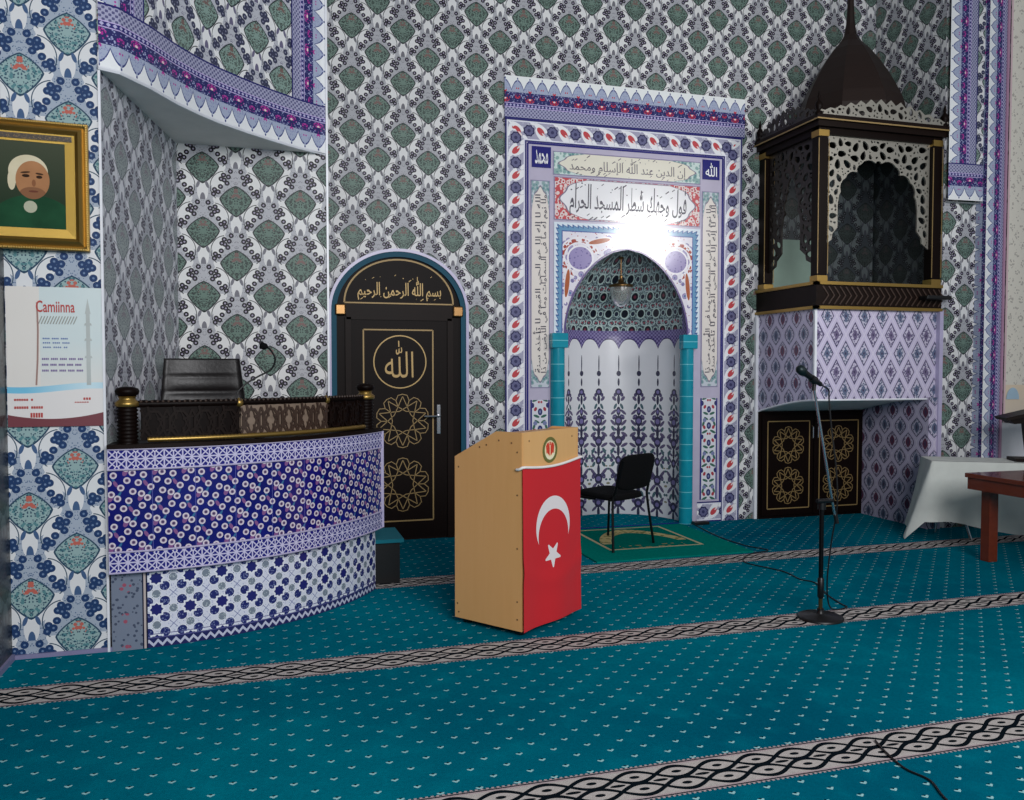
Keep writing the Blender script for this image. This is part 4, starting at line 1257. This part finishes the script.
for x in (-.655, -.125):
    b = MB(); b.tube([(x, 5.56, .92), (x, 5.58, 1.12), (x, 5.5, 1.17), (x, 5.28, 1.16), (x, 5.24, 1.08), (x, 5.30, .92)], .02, 8); b.build('armrest', M['black'], oc, smooth=True)
b = MB(); b.lathe([(.035, .52), (.035, .70), (.025, .72), (.025, .89)], -.40, 5.40, 12); b.build('gas_column', M['blackmetal'], oc)
b = MB()
for i in range(5):
    a = 2 * pi * i / 5; b.tube([(-.40, 5.40, .56), (-.40 + .27 * cos(a), 5.40 + .27 * sin(a), .50)], [.025, .018], 8)
    b.lathe([(0, .45), (.02, .455), (.026, .475), (.02, .495), (0, .5)], -.40 + .27 * cos(a), 5.40 + .27 * sin(a), 8)
b.build('star_base', M['black'], oc)

# ------------------------------------------------------------------ lectern with flag
PN, PE = Vector((1.337, 4.382)), Vector((.802, .597)).normalized()
PNO = Vector((PE.y, -PE.x))                           # outward of the front
PD = -PNO                                              # depth direction
PW, PDp, PH = .578, .49, 1.15
def pf(s, d, z): p = PN + PE * s + PD * d; return (p.x, p.y, z)
lec = thing('lectern', 'beech laminate lectern with round emblem and slanted top standing on the carpet', 'lectern', pf(.3, .27, 0))
prof = [(0, .035), (PDp, .035), (PDp, .99), (PDp * .37, PH), (0, PH)]
for s in (0, PW - .018):
    b = MB(); b.prism(prof, lambda d, z, e, s=s: pf(s + e, d, z), 0, .018); sp = b.build('side_panel', M['beech'], lec)
    if s == 0:
        for d, z in ((.03, 1.04), (.03, .80), (.03, .50), (.03, .20), (.03, .10), (.07, 1.09), (.16, 1.10), (.25, 1.07), (.30, 1.055), (.46, .93), (.47, .12), (.46, .07)):
            b = MB(); b.prism([(d + .0055 * cos(a * pi / 4), z + .0055 * sin(a * pi / 4)) for a in range(8)], lambda q, w, e: pf(-e, q, w), 0, .0015); b.build('screw_cap', M['screw'], sp)
b = MB(); b.prism([(.018, .035), (PW - .018, .035), (PW - .018, PH), (.018, PH)], lambda s, z, e: pf(s, e, z), 0.0, .018); fpn = b.build('front_panel', material('pale_beech', wood('#e6b478', '#dcaa6c', .8, 2), rough=.4), lec)
for s, z in ((.07, 1.10), (.51, 1.10)):
    b = MB(); b.prism([(s + .0055 * cos(a * pi / 4), z + .0055 * sin(a * pi / 4)) for a in range(8)], lambda q, w, e: pf(q, -e, w), 0, .0015); b.build('screw_cap', M['screw'], fpn)
b = MB(); b.prism([(.018, .018), (PW - .018, .018), (PW - .018, PDp * .37), (.018, PDp * .37)], lambda s, d, e: pf(s, d, PH - .03 + e), 0, .018); b.build('top_board', M['beech_edge'], lec)
b = MB(); b.prism([(PDp * .37, PH - .03), (PDp, .96), (PDp, .942), (PDp * .37, PH - .048)], lambda d, z, e: pf(.018 + e, d, z), 0, PW - .036); b.build('reading_board', M['beech_edge'], lec)
b = MB(); b.prism([(.018, .018), (PW - .018, .018), (PW - .018, PDp - .02), (.018, PDp - .02)], lambda s, d, e: pf(s, d, .10 + e), 0, .018); b.build('bottom_board', M['beech_edge'], lec)
for s in (.06, PW - .06):
    for d in (.05, PDp - .05):
        p = pf(s, d, 0); b = MB(); b.lathe([(.022, 0), (.03, .008), (.03, .025), (.02, .036)], p[0], p[1], 12); b.build('foot', M['black'], lec)
EC = (.272, 1.036)
em = lambda s, z, e: pf(EC[0] + (s - EC[0]) * 1.3, -e, EC[1] + (z - EC[1]) * 1.3)
b = MB(); b.prism(circle(EC[0], EC[1], .056, 36), em, .001, .004); ed = b.build('emblem', material('emblem_cream', col=c('#efe0b4'), rough=.4), lec)
b = MB(); b.strip(circle(EC[0], EC[1], .050, 36), .015, em, .004, .0052, closed=True); b.build('emblem_ring', material('emblem_olive', col=c('#6f7038'), rough=.4), ed)
b = MB()
for sg in (-1, 1):
    b.prism([(EC[0] + sg * .004, EC[1] - .026), (EC[0] + sg * .022, EC[1] - .012), (EC[0] + sg * .027, EC[1] + .028), (EC[0] + sg * .013, EC[1] + .034), (EC[0] + sg * .004, EC[1] + .012)][::sg], em, .004, .0056)
    b.strip([(EC[0] + sg * .030, EC[1] + .022), (EC[0] + sg * .026, EC[1] - .016)], .004, em, .004, .0056)
b.prism([(EC[0] - .005, EC[1] + .02), (EC[0] + .005, EC[1] + .02), (EC[0] + .004, EC[1] + .036), (EC[0] - .004, EC[1] + .036)], em, .004, .0056)
b.build('emblem_figure', material('emblem_red', col=c('#d8402a'), rough=.4), ed)
b = MB(); b.strip([(EC[0] + .034 * cos(R(a)), EC[1] - .004 + .034 * sin(R(a))) for a in range(200, 341, 10)], .012, em, .004, .0054); b.build('emblem_scroll', material('emblem_pale', col=c('#f6ecca'), rough=.4), ed)

def flagpat(t):
    u, v = t.uv()
    p = t.vec(u, v)
    outer = t.dist(p, .292, .596) < .170; inner = t.dist(p, .295, .540) < .150
    x, y = u - .285, v - .425
    n = None
    for k in range(5):
        a = R(90 + 72 * k + 36)
        h = (x * cos(a) + y * sin(a)) < .0275
        n = h if n is None else n + h
    star = n > 3.5
    n5 = t.dist(p, .285, .425) < .075
    wv = t.noise(t.vec(u * 400.0, v * 400.0), 1.0)
    col = t.mix(wv, c('#c40f1c'), c('#d81c28'))
    return t.mix((outer & inner.inv()) | (star & n5), col, c('#ece4e4'))
flag = thing('flag', 'red flag with white crescent and star draped over the front of the lectern', 'flag', pf(.3, -.02, .03))
def ftop(s): return .951 - .022 * sin(pi * min(max(s / PW, 0), 1)) ** 1.0 + .010 * s / PW
def fd(s, z):
    k = (ftop(s) - z) / .9
    return -.012 - .006 * (1 + sin(s * 16 + 1.0 + k * 1.5)) * k - .010 * max(0, sin((s - .1) * 5)) * k * k - .012 * math.exp(-((z - .28 - .25 * (s - .3) ** 2 * 4) / .05) ** 2) * .5
NS, NZ = 36, 44
b = MB(); P, U = [], []
for i in range(NZ + 1):
    r_, u_ = [], []
    for j in range(NS + 1):
        s = -.008 + (PW + .018) * j / NS
        zb = .036 ; z = ftop(s) + (zb - ftop(s)) * i / NZ
        r_.append(pf(s, fd(s, z), z)); u_.append((s, z))
    P.append(r_); U.append(u_)
b.grid(P, U); 
f1 = b.build('cloth', material('flag_cloth', flagpat, rough=.75, sheen=.1), flag, smooth=True)
b = MB(); hem = [(-.012 + (PW + .026) * j / 24) for j in range(25)]
b.tube([pf(-.006, .03, .944), pf(-.012, .01, .946)] + [pf(s, fd(s, ftop(s)) - .003, ftop(s) + .008) for s in hem], [.008] * 27, 8)
b.build('white_hem', M['hem'], f1, smooth=True)

# ------------------------------------------------------------------ black stacking chair by the niche
ch = thing('stacking_chair', 'black padded stacking chair with tubular legs standing on the prayer rug', 'chair', (2.80, 6.54, .012))
CF, CR = Vector((-.47, .88)).normalized(), Vector((.88, .47)).normalized(); CO = Vector((2.80, 6.54))
def cc(x, q, z): p = CO + CR * x + CF * q; return (p.x, p.y, z)
def pad(b, fn, nx=14, ny=12, th=.05):
    """cushion: superellipse outline with a soft crown"""
    rings = []
    for k, (sc_, h) in enumerate(((.90, -.5), (.98, -.42), (1.0, -.1), (1.0, .15), (.97, .38), (.88, .48), (.6, .56), (.25, .6))):
        rings.append([fn(sc_ * (abs(cos(a)) ** .42) * (1 if cos(a) >= 0 else -1), sc_ * (abs(sin(a)) ** .42) * (1 if sin(a) >= 0 else -1), h * th) for a in [2 * pi * i / 36 for i in range(36)]])
    b.grid(rings, closed=True); b.face(rings[-1]); b.face(list(reversed(rings[0])))
b = MB(); pad(b, lambda x, q, h: cc(x * .225, q * .21 + .01, .445 + h + .01 * q)); b.build('seat', M['fabric'], ch, smooth=True)
def bk(x, q, h):                                       # leaning back
    z = .655 + q * .15; yy = -.235 - (z - .5) * .22 - h - .03 * (1 - x * x) + .02
    return cc(x * .222, yy, z)
b = MB(); pad(b, bk, th=.045); b.build('backrest', M['fabric'], ch, smooth=True)
for sg in (-1, 1):
    b = MB(); b.tube(smooth_path([cc(sg * .245, .235, .012), cc(sg * .225, .205, .38), cc(sg * .222, .19, .415), cc(sg * .22, .14, .42), cc(sg * .22, .0, .42)], 4), .0115, 8); b.build('front_leg', M['blackmetal'], ch, smooth=True)
    b = MB(); b.tube(smooth_path([cc(sg * .275, -.24, .012), cc(sg * .235, -.20, .40), cc(sg * .222, -.215, .5), cc(sg * .215, -.26, .66), cc(sg * .21, -.285, .76)], 4), .0115, 8); b.build('rear_leg', M['blackmetal'], ch, smooth=True)
for q in (.15, -.15):
    b = MB(); b.tube([cc(-.222, q, .42), cc(.222, q, .42)], .010, 8); b.build('crossbar', M['blackmetal'], ch)

# prayer rug
b = MB(); rx0, rx1, ry0, ry1 = 2.42, 3.80, 5.935, 7.19
b.b2(rx0, rx1, ry0, ry1, 0, .012)
for i in range(len(b.f)): b.u[i] = [(b.v[k][0], b.v[k][1]) for k in b.f[i]]
rug = b.build('prayer_rug', material('green_rug', ruggreen(3.11, ry0, ry1, .68), rough=1.0, spec=0.0, bump=(160, .3)))
tag(rug, 'green prayer rug with cream arch outline laid in front of the niche', 'rug')

# ------------------------------------------------------------------ microphone stand
MX, MY = 3.18, 4.24
ms = thing('microphone_stand', 'black microphone stand with round base and tilted silver boom on the carpet at right', 'microphone stand', (MX, MY, 0))
b = MB(); b.lathe([(.135, 0), (.135, .010), (.12, .018), (.03, .024), (.02, .035), (.02, .06)], MX, MY, 36); b.build('round_base', M['black'], ms, smooth=True)
b = MB(); b.tube([(MX, MY, .03), (MX, MY, .20)], .012, 12); b.build('lower_pole', M['brass'], ms, smooth=True)
b = MB(); b.tube([(MX, MY, .12), (MX, MY, .13), (MX, MY, .24), (MX, MY, .25)], [.012, .019, .019, .012], 12); b.build('collar', M['black'], ms, smooth=True)
b = MB(); b.tube([(MX, MY, .20), (MX, MY, .70)], .0135, 12); b.build('pole', M['blackmetal'], ms, smooth=True)
b = MB(); b.tube([(MX, MY, .66), (MX, MY, .72)], .024, 12); b.tube([(MX - .05, MY - .02, .715), (MX + .06, MY - .02, .715)], .014, 10); b.build('clutch', M['black'], ms, smooth=True)
b = MB(); b.tube([(MX + .085, MY - .02, .60), (MX + .06, MY - .02, .70), (MX - .08, MY - .02, 1.385)], .0085, 10); bo = b.build('boom', M['chrome'], ms, smooth=True)
b = MB(); b.tube([(MX + .093, MY - .02, .575), (MX + .08, MY - .02, .63)], .013, 10); b.build('boom_grip', M['black'], bo, smooth=True)
mic = thing('microphone', 'black handheld microphone clipped on the tip of the silver boom', 'microphone', (3.09, MY - .02, 1.45))
ax = Vector((-.105, 0, .065)).normalized(); m0 = Vector((3.152, MY - .02, 1.408))
b = MB(); b.tube([m0, m0 + ax * .01, m0 + ax * .13, m0 + ax * .14], [.010, .014, .019, .021], 14); b.build('body', M['black'], mic, smooth=True)
b = MB(); b.tube([m0 + ax * d for d in (.138, .145, .165, .185, .197, .2)], [.02, .0265, .029, .026, .015, .003], 14); b.build('grille', material('mic_grille', col=c('#1b2a2c'), rough=.4, metal=.5), mic, smooth=True)
b = MB(); b.tube([(3.098, MY - .02, 1.375), (3.102, MY - .02, 1.42)], .012, 8); b.tube([m0 + ax * .05 + Vector((0, 0, -.004)), m0 + ax * .085 + Vector((0, 0, -.004))], .024, 10); b.build('clip', M['black'], mic, smooth=True)
b = MB(); cab = [m0, m0 + Vector((.05, 0, -.03)), (3.205, MY - .02, 1.33), (3.225, MY - .02, 1.15), (3.255, MY - .03, .9), (3.265, MY - .03, .68), (3.25, MY, .45), (3.24, MY + .02, .2), (3.33, MY + .1, .02), (3.47, 4.37, .006), (3.49, 4.45, .006), (3.54, 4.644, .006), (3.66, 4.94, .006), (3.62, 5.06, .006), (3.64, 5.3, .006), (3.53, 5.63, .006), (3.72, 5.86, .006), (3.95, 5.95, .006), (3.87, 6.17, .006), (3.85, 6.6, .006), (3.93, 7.18, .006)]
b.tube(smooth_path(cab, 6), .0045, 6); o = b.build('microphone_cable', M['black'], None, smooth=True)
tag(o, 'thin black cable winding from the microphone across the carpet to the niche', 'cable')
b = MB(); b.b2(3.92, 4.08, 7.13, 7.2, 0, .03); o = b.build('power_strip', M['black'], None, bevel=.006); tag(o, 'small black power strip on the carpet at the foot of the right niche column', 'power strip')
b = MB(); b.tube(smooth_path([(2.33, 2.75, .006), (2.30, 2.66, .006), (2.272, 2.522, .006), (2.293, 2.421, .006), (2.247, 2.303, .006), (2.2, 2.1, .006)], 5), .004, 6); o = b.build('floor_cable', M['black'], None, smooth=True)
tag(o, 'short dark cable lying on the carpet in the lower right foreground', 'cable')

# ------------------------------------------------------------------ tables at the right
ft = thing('folding_table', 'low folding table hidden under the white cloth by the right wall', 'table', (6.1, 5.85, 0))
K = Vector((5.56, 5.92)); TE = Vector((.866, -.5)); TG = Vector((.5, .866)); TZ = .70; TL, TD = 1.2, .40
def tp(s, g, z): p = K + TE * s + TG * g; return (p.x, p.y, z)
b = MB(); b.prism([(.01, .01), (TL - .01, .01), (TL - .01, TD - .01), (.01, TD - .01)], lambda s, g, e: tp(s, g, TZ - .03 + e), 0, .025); b.build('tabletop', M['white'], ft)
for s in (.12, TL - .12):
    b = MB(); b.tube([tp(s, .05, TZ - .03), tp(s + .22, .06, .01)], .012, 8); b.tube([tp(s + .05, .35, TZ - .03), tp(s, .34, .01)], .012, 8); b.build('leg', M['chrome'], ft, smooth=True)
b = MB()
NS, NV = 40, 14
def drape(s, k):                                       # front flap: k 0 top .. 1 hem
    hem = .12 + .03 * sin(s * 7) + .05 * max(0, 1 - s * 3)
    o_ = k * (.035 + .018 * sin(s * 17 + 1) + .012 * sin(s * 31))
    return tp(s - .06 * k * max(0, 1 - s * 4), -o_ - .004, TZ + (hem - TZ) * k)
FR = [[drape(TL * i / NS, j / NV) for i in range(NS + 1)] for j in range(NV + 1)]
b.grid(FR)
b.grid([[tp(TL * i / NS, TD * j / 4, TZ + .002) for i in range(NS + 1)] for j in range(5)], flip=True)
def side(g, k):
    o_ = k ** 1.1 * (.21 - .10 * g / TD) + k * .015 * sin(g * 25)
    z = TZ * (1 - k) + .004 * k + k * .12 * (g / TD)
    return tp(-o_, g - .01 * k, z)
SD = [[side(TD * i / 10, j / NV) for i in range(11)] for j in range(NV + 1)]
b.grid(SD, flip=True)
b.grid([[FR[j][0], SD[j][0]] for j in range(NV + 1)], flip=True)
o = b.build('tablecloth', M['cloth'], None, smooth=True, merge=True); tag(o, 'white cloth draped over the folding table by the right wall', 'tablecloth')
wt = thing('wooden_table', 'reddish brown wooden table with thick square legs at the right edge', 'table', (5.65, 4.6, 0))
b = MB(); b.b2(5.24, 6.05, 3.9, 5.24, .655, .69); b.build('tabletop', M['cherry'], wt, bevel=.004)
b = MB(); b.b2(5.255, 6.04, 5.20, 5.225, .565, .6545); b.b2(5.255, 5.28, 3.936, 5.199, .565, .6545); b.b2(6.015, 6.04, 3.936, 5.199, .565, .6545); b.b2(5.255, 6.04, 3.91, 3.935, .565, .655); b.build('apron', M['cherry'], wt)
for x in (5.40, 5.93):
    for q in (5.15, 4.0):
        b = MB(); b.box(x, q, .285, .085, .085, .57); b.build('leg', M['cherry'], wt, bevel=.005)

# ------------------------------------------------------------------ picture, posters
pic = thing('framed_portrait', 'ornate gilt framed portrait of a man in a white cap on the tiled pillar', 'picture', (-1.2, 4.79, 2.44))
fx0, fx1, fz0, fz1 = -1.56, -.887, 2.11, 2.76
PIV, FA = (-.887, 4.795), R(4)
def fmp(a, z, d):                                      # frame hangs slightly turned towards the room
    q = a - PIV[0]; return (PIV[0] + q * cos(FA) + d * sin(FA), PIV[1] + q * sin(FA) - d * cos(FA), z)
def frame_ring(b, i0, i1, d0, d1):
    x0, x1, z0, z1 = fx0, fx1, fz0, fz1
    o_ = [(x0 + i0, z0 + i0), (x1 - i0, z0 + i0), (x1 - i0, z1 - i0), (x0 + i0, z1 - i0)]
    n_ = [(x0 + i1, z0 + i1), (x1 - i1, z0 + i1), (x1 - i1, z1 - i1), (x0 + i1, z1 - i1)]
    for k in range(4):
        j = (k + 1) % 4
        b.face([fmp(*o_[k], d0), fmp(*o_[j], d0), fmp(*n_[j], d1), fmp(*n_[k], d1)])
b = MB()
for i0, i1, d0, d1 in ((0, 0, 0, .03), (0, .012, .03, .036), (.012, .022, .036, .028), (.022, .045, .028, .05), (.045, .058, .05, .034), (.058, .062, .034, .03)): frame_ring(b, i0, i1, d0, d1)
b.build('gilt_frame', M['gold'], pic)
b = MB()
for k in range(60):
    for z in (fz0 + .008, fz1 - .008):
        x = fx0 + (fx1 - fx0) * (k + .5) / 60; p = fmp(x, z, .034); b.box(p[0], p[1], p[2], .006, .008, .008, FA)
for k in range(56):
    z = fz0 + (fz1 - fz0) * (k + .5) / 56; p = fmp(fx1 - .008, z, .034); b.box(p[0], p[1], p[2], .008, .008, .006, FA)
b.build('beaded_rim', M['gold'], pic)
b = MB(); frame_ring(b, .062, .108, .026, .022); b.build('inner_mount', material('dull_gold_mount', col=c('#a98a3c'), rough=.35, metal=.6), pic)
b = MB(); b.prism([(fx0 + .08, fz1 - .097), (fx1 - .075, fz1 - .097), (fx1 - .075, fz1 - .07), (fx0 + .08, fz1 - .07)], fmp, .02, .028); b.build('dark_mount_strip', material('dark_gold_strip', lambda t: t.mix(t.voro(t.vec(*[q * 1.0 for q in t.obj()]), 120.0) < .35, c('#2a1e0c'), c('#6a5020')), rough=.4), pic)
def portrait(t):
    u, v = t.uv()
    u, v = u + .04, v - .025
    p = t.vec(u, v)
    n = t.noise(p, 9.0, 3)
    col = t.mix((v - 2.2) / .45, c('#16301f'), c('#4a5040'))
    col = t.mix(t.ell(p, -1.10, 2.16, .22, .20) < 1, col, t.mix(n, c('#123020'), c('#265a3c')))
    col = t.mix(t.ell(p, -1.115, 2.30, .03, .03) < 1, col, c('#b6b7a0'))
    cap = (t.ell(p, -1.122, 2.478, .088, .082) < 1) | (t.ell(p, -1.196, 2.43, .018, .05) < 1)
    col = t.mix(cap, col, t.mix(n, c('#cbbf9c'), c('#e6dcc0')))
    f = t.ell(p, -1.103, 2.435, .076, .096)
    col = t.mix(f < 1, col, t.mix(n, c('#9a6a48'), c('#c08c62')))
    col = t.mix((f < 1) & (t.ell(p, -1.103, 2.365, .06, .035) < 1), col, c('#8a5f44'))
    eyes = (t.ell(p, -1.133, 2.455, .017, .008) < 1) | (t.ell(p, -1.073, 2.452, .014, .008) < 1)
    brow = (t.ell(p, -1.135, 2.472, .022, .005, 8) < 1) | (t.ell(p, -1.072, 2.468, .018, .005, -8) < 1)
    col = t.mix(brow, col, c('#4a3324')); col = t.mix(eyes, col, c('#33231a'))
    col = t.mix(t.ell(p, -1.098, 2.42, .009, .018) < 1, col, c('#8c5d40'))
    col = t.mix(t.ell(p, -1.10, 2.378, .022, .005) < 1, col, c('#6c3f32'))
    return col
b = MB(); b.prism([(fx0 + .1, fz0 + .1), (fx1 - .1, fz0 + .1), (fx1 - .1, fz1 - .1), (fx0 + .1, fz1 - .1)], fmp, .012, .020); b.build('painting', material('portrait_paint', portrait, rough=.6, spec=.08), pic)

po = thing('poster', 'pale poster with red headline and grey minaret on the tiled pillar beside the sermon desk', 'poster', (-1.06, 4.79, 1.56))
py0, py1, pz0, pz1 = -1.285, -.838, 1.205, 1.925
def posterpat(t):
    u, v = t.uv()
    n = t.noise(t.vec(u, v), 3.0)
    col = t.mix(((v - 1.35) / .3).max(0.0).min(1.0) & (u > -1.13), c('#e6e2dc'), c('#cfe0e2'))
    col = t.mix(n * .3, col, c('#f2efe8'))
    wave = (u * 9.0).sin() * .012 + (v - 1.405)
    col = t.mix(wave.abs() < .016, col, t.mix(((u + .9).abs() / .3).min(1.0), c('#cfe9f2'), c('#79c6e6')))
    col = t.mix(wave < -.016, col, c('#e9e6e4'))
    foot = v - 1.245 - ((u + 1.08).pow(2.0) if False else ((u + 1.08) * (u + 1.08))) * .55
    col = t.mix(foot < 0.0, col, c('#7a4048'))
    return col
pmap = lambda a, z, d: (a, 4.799 - d - .004 * (1 + sin((a + 1.3) * 8)), z)
b = MB(); nx = 16
b.grid([[pmap(py0 + (py1 - py0) * i / nx, z, .004) for i in range(nx + 1)] for z in (pz0, pz1)], [[(py0 + (py1 - py0) * i / nx, z) for i in range(nx + 1)] for z in (pz0, pz1)])
b.build('sheet', material('poster_paper', posterpat, rough=.35), po)
fl_ = lambda a, z, d: (a, 4.795 - .004 * (1 + sin((a + 1.3) * 8)) - d + .001, z)
redm = material('poster_red', col=c('#b8403c'), rough=.5); greym = material('poster_grey', col=c('#9a9c96'), rough=.5); bluem = material('poster_blue', col=c('#5a76b0'), rough=.5); violm = material('poster_violet', col=c('#7a6a9c'), rough=.5)
b = MB(); letter(b, 'Camiinna', (-1.145, -.965, 1.795, 1.855), fl_, .004, arabic=False, bold=.012); b.build('headline', redm, po)
b = MB(); b.strip([(-1.14, 1.845), (-1.138, 1.7), (-1.142, 1.55), (-1.15, 1.42)], .008, fl_, .002, .0035); b.build('red_pole', material('poster_pole', col=c('#a08078'), rough=.5), po)
b = MB()
for i in range(13): b.strip([(-1.135 + i * .0135, 1.735), (-1.118 + i * .0135, 1.775)], .0045, fl_, .002, .0035)
b.build('script_strokes', greym, po)
for z, n, x0, x1, h, mm in ((1.66, 16, -1.125, -.99, .007, bluem), (1.638, 15, -1.125, -.99, .007, bluem), (1.615, 13, -1.125, -1.0, .007, bluem), (1.555, 24, -1.13, -.93, .010, violm), (1.525, 26, -1.13, -.93, .010, violm), (1.495, 25, -1.13, -.93, .010, violm)):
    b = MB()
    for i in range(n):
        if (i * 7) % 5: x = x0 + (x1 - x0) * i / n; b.strip([(x, z), (x + .0062, z)], h, fl_, .002, .0035)
    b.build('print_line', mm, po)
b = MB(); mxx = -.905
b.prism([(mxx - .010, 1.42), (mxx + .010, 1.42), (mxx + .009, 1.79), (mxx - .009, 1.79)], fl_, .002, .0034)
b.prism([(mxx - .013, 1.79), (mxx + .013, 1.79), (mxx, 1.87)], fl_, .002, .0036)
for z in (1.56, 1.65, 1.73): b.prism([(mxx - .018, z), (mxx + .018, z), (mxx + .014, z + .012), (mxx - .014, z + .012)], fl_, .002, .0038)
b.build('minaret', material('poster_minaret', col=c('#b9c0be'), rough=.5), po)
for x0, x1, z, h in ((-1.265, -1.165, 1.345, .010), (-1.265, -1.12, 1.305, .012), (-1.18, -1.12, 1.265, .024), (-.945, -.895, 1.348, .012), (-.985, -.895, 1.33, .005)):
    b = MB(); n = max(3, int((x1 - x0) / .011))
    for i in range(n):
        if h > .02 or (i * 3) % 7: x = x0 + (x1 - x0) * i / n; b.strip([(x, z), (x + .009, z)], h, fl_, .002, .0035)
    b.build('print_line', redm, po)

ba = thing('hanging_banner', 'tall cream banner with grey leaf diamonds hanging on the right pilaster', 'banner', (7.05, 6.22, 2.9))
def bannerpat(t):
    u, v = t.uv()
    x = u.pp(.06) / .06; y = v.pp(.085) / .085
    s = (x + y - 1.0).abs(); vo = t.voro(t.vec(u, v), 45.0)
    col = t.mix((s > .35) & (vo < .42), c('#e3ddd0'), c('#b7b1a8'))
    col = t.mix(v < 1.42, col, t.mix((v - 1.06) / .4, c('#d3c6b6'), c('#e6d2b8')))
    col = t.mix(u < 6.68, col, c('#d8bcc0'))
    return col
b = MB(); b.grid([[(6.66 + .8 * i / 12, 6.222 - .006 * sin(i * .9), z) for i in range(13)] for z in (1.0, 5.2)], [[(6.66 + .8 * i / 12, z) for i in range(13)] for z in (1.07, 5.2)])
b.build('sheet', material('banner_paper', bannerpat, rough=.6), ba, smooth=True)
b = MB(); bm_ = onwall(6.214); b.prism([(6.76 + .075 * cos(pi * i / 14) , 1.22 + .11 * sin(pi * i / 14)) for i in range(15)], bm_, 0, .003); b.build('blue_dome', material('banner_blue', col=c('#a9c4d6'), rough=.6), ba)
bs = thing('reading_stand', 'dark wooden reading stand with slanted top on the white clothed table', 'reading stand', tp(.85, .18, TZ + .004))
rp = lambda q, z, d: tp(q, d, z)
b = MB(); b.prism([(.585, 1.083), (1.15, 1.235), (1.15, 1.20), (.60, 1.058)][::-1], rp, .02, .34); b.build('slanted_top', M['darkwood_x'], bs)
b = MB(); b.prism([(.625, 1.062), (1.12, 1.19), (1.12, 1.08), (.66, 1.03)][::-1], rp, .05, .31); b.build('tray_box', M['darkwood'], bs)
b = MB(); b.prism([(.76, 1.06), (.94, 1.10), (.90, TZ + .03), (.80, TZ + .03)][::-1], rp, .14, .22); b.build('post', M['darkwood'], bs)
b = MB(); b.prism([(.68, TZ + .004), (1.02, TZ + .004), (1.02, TZ + .03), (.68, TZ + .03)], rp, .06, .30); b.build('foot_plate', M['darkwood_x'], bs)

# ------------------------------------------------------------------ light
wd = bpy.data.worlds.new('world'); scene.world = wd; wd.use_nodes = True
bg = wd.node_tree.nodes['Background']; bg.inputs[0].default_value = (.86, .92, 1.0, 1); bg.inputs[1].default_value = .22
def area(name, loc, target, sx, sy, power, col):
    l = bpy.data.lights.new(name, 'AREA'); l.shape = 'RECTANGLE'; l.size = sx; l.size_y = sy; l.energy = power; l.color = col
    o = bpy.data.objects.new(name, l); COL.objects.link(o); o.location = loc
    o.rotation_euler = (Vector(target) - Vector(loc)).to_track_quat('-Z', 'Y').to_euler()
    return o
area('window_light_left', (1.7, -2.8, 3.9), (1.0, 6.0, 1.2), 4.0, 2.8, 470, (.98, .98, 1.0))
area('window_light_niche', (6.1, 1.55, 3.72), (3.4, 7.3, 2.72), .75, .75, 14, (1.0, .98, .96)).data.spread = R(64)
